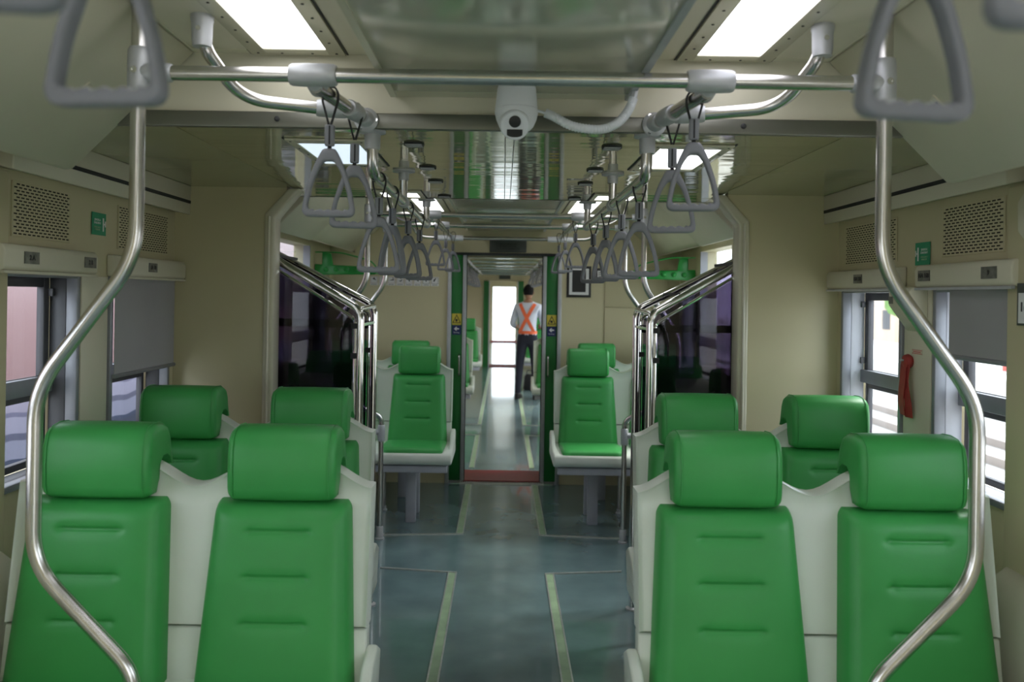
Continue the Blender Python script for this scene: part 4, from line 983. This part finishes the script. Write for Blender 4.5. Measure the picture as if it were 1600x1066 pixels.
# ================================================================== OUTSIDE
gm = mat('pale_ground', (.52, .50, .47), .9, noise_amt=.18, noise_scale=.6, bump=.3, bump_scale=8)
struct(MB().box(-60, 80, -60, 120, -1.3, -1.2).obj('ground', gm))
railm = mat('rail_steel', (.30, .26, .24), .5, .5); conc = mat('concrete', (.55, .54, .52), .85, noise_amt=.12, noise_scale=2)
for k, x in enumerate((4.2, 5.3, 8.2, 9.3)):
    tag(MB().box(x, x+.07, -20, 60, -1.2, -1.05).obj('track_rail', railm), '%s steel track rail outside the right windows' % ORD[k], 'rail', 'rails outside the right windows')
tag(MB().box(11.5, 17, -20, 60, -1.2, -.25).obj('platform', conc), 'pale concrete platform outside the right windows', 'platform')
post = mat('red_post_paint', (.45, .07, .05), .5)
for k, y in enumerate((5.5, 9.5, 14.5, 20.5)):
    r = thing('platform_post', '%s red steel post from the camera on the platform' % ORD[k], 'post', (12.6, y, -.25), 0, 'red posts on the platform')
    MB().box(-.12, .12, -.12, .12, 0, 3.2).obj('post_shaft', post, r); MB().box(-.2, .2, -.2, .2, 0, .08).obj('post_foot', conc, r)
bw = mat('building_wall', (.62, .48, .38), .8, noise_amt=.05, noise_scale=1); rf = mat('roof_tile', (.45, .20, .12), .8)
for k, (x, y, w, d_, h) in enumerate(((24, 34, 10, 6, 4.0), (26, 18, 7, 8, 3.4), (30, 54, 12, 7, 4.5))):
    r = thing('building', ('low building with orange roof, middle of three beyond the platform', 'low building nearest the carriage beyond the platform', 'low building farthest beyond the platform')[k], 'building', (x, y, -1.2))
    MB().box(-w/2, w/2, -d_/2, d_/2, 0, h).obj('wall', bw, r)
    MB().prism([(-w/2-.4, h), (w/2+.4, h), (0, h+1.8)], 'y', -d_/2-.4, d_/2+.4).obj('roof', rf, r)
    for q in range(3): MB().box(-w/2-.03, -w/2, -d_/3+q*d_/3-.5, -d_/3+q*d_/3+.5, 1, 2.2).obj('window', sash_dk, r)
leaf = mat('tree_leaf', (.16, .30, .08), .8, noise_amt=.3, noise_scale=2); bark = mat('bark', (.15, .10, .06), .9)
def blob(c, rad, seed):
    b = MB(); n1, n2 = 8, 12; vs = []
    for i in range(n1+1):
        for j in range(n2):
            a = PI*i/n1; t = 2*PI*j/n2; d = Vector((math.sin(a)*math.cos(t), math.sin(a)*math.sin(t), math.cos(a))); k = rad*(1+.35*noise.noise(d*2+Vector((seed, 0, 0))))
            vs.append(Vector(c)+d*k)
    b.add(vs, [(i*n2+j, i*n2+(j+1) % n2, (i+1)*n2+(j+1) % n2, (i+1)*n2+j) for i in range(n1) for j in range(n2)]); return b
for k, (x, y, h) in enumerate(((19, 27, 4.6), (22, 44, 5.5), (20, 12, 4.2), (20, 60, 6))):
    r = thing('tree', 'leafy green tree beyond the right windows, %s' % ('beside the middle building', 'between the farther buildings', 'nearest the carriage', 'farthest away')[k], 'tree', (x, y, -1.2))
    MB().tube([(0, 0, 0), (.1, 0, h*.5)], [.22, .14], 8).obj('trunk', bark, r, smooth=True)
    b = MB()
    for q in range(6):
        bb = blob((random.uniform(-1, 1), random.uniform(-1.2, 1.2), h*.62+random.uniform(-.6, .9)), random.uniform(.9, 1.4), q+k*7); b.add(bb.v, bb.f)
    b.obj('crown', leaf, r, smooth=2)
# neighbouring train on the left
tw = bpy.data.materials.new('livery'); tw.use_nodes = True; t = tw.node_tree; bs = t.nodes['Principled BSDF']; bs.inputs['Roughness'].default_value = .35
tc = t.nodes.new('ShaderNodeTexCoord'); sx = t.nodes.new('ShaderNodeSeparateXYZ'); t.links.new(tc.outputs['Object'], sx.inputs[0])
nz = t.nodes.new('ShaderNodeTexNoise'); nz.inputs['Scale'].default_value = .8; mp = t.nodes.new('ShaderNodeMapping'); mp.inputs['Scale'].default_value = (1, 1, 0); t.links.new(tc.outputs['Object'], mp.inputs[0]); t.links.new(mp.outputs[0], nz.inputs[0])
ma = t.nodes.new('ShaderNodeMath'); ma.operation = 'MULTIPLY_ADD'; ma.inputs[1].default_value = .5; t.links.new(nz.outputs[0], ma.inputs[0]); t.links.new(sx.outputs[2], ma.inputs[2])
mr = t.nodes.new('ShaderNodeMapRange'); mr.inputs[1].default_value = -1; mr.inputs[2].default_value = 3.0; t.links.new(ma.outputs[0], mr.inputs[0])
cr = t.nodes.new('ShaderNodeValToRGB'); cr.color_ramp.interpolation = 'CONSTANT'; els = [(0, (.02, .03, .065)), (.40, (.022, .035, .08)), (.41, (.17, .18, .27)), (.438, (.07, .075, .13)), (.452, (.20, .20, .29)), (.478, (.10, .10, .17)), (.488, (.20, .19, .27)), (.515, (.19, .12, .135))]
cr.color_ramp.elements[0].position = 0; cr.color_ramp.elements[0].color = (*els[0][1], 1); cr.color_ramp.elements[1].position = els[1][0]; cr.color_ramp.elements[1].color = (*els[1][1], 1)
for p_, c_ in els[2:]: e_ = cr.color_ramp.elements.new(p_); e_.color = (*c_, 1)
t.links.new(mr.outputs[0], cr.inputs[0]); t.links.new(cr.outputs[0], bs.inputs[0])
r = thing('neighbouring_train', 'pink, lavender and dark blue railcar standing outside the left windows', 'train', (-4.7, 15, 0))
MB().prism([(-1.4, -.7), (1.4, -.7), (1.45, .2), (1.45, 2.2), (1.1, 2.7), (-1.1, 2.7), (-1.45, 2.2), (-1.45, .2)], 'y', -14, 14).obj('car_body', tw, r, bevel=.05)
for k in range(6): MB().box(1.449, 1.455, -12+k*4.4, -11+k*4.4, 1.3, 2.0).obj('car_window', sash_dk, r)
for k in (-9, -7, 7, 9):
    MB().lathe([(.42, -.05), (.42, .05)], (1.0, k, -.8), 'x', 20).obj('wheel', railm, r)
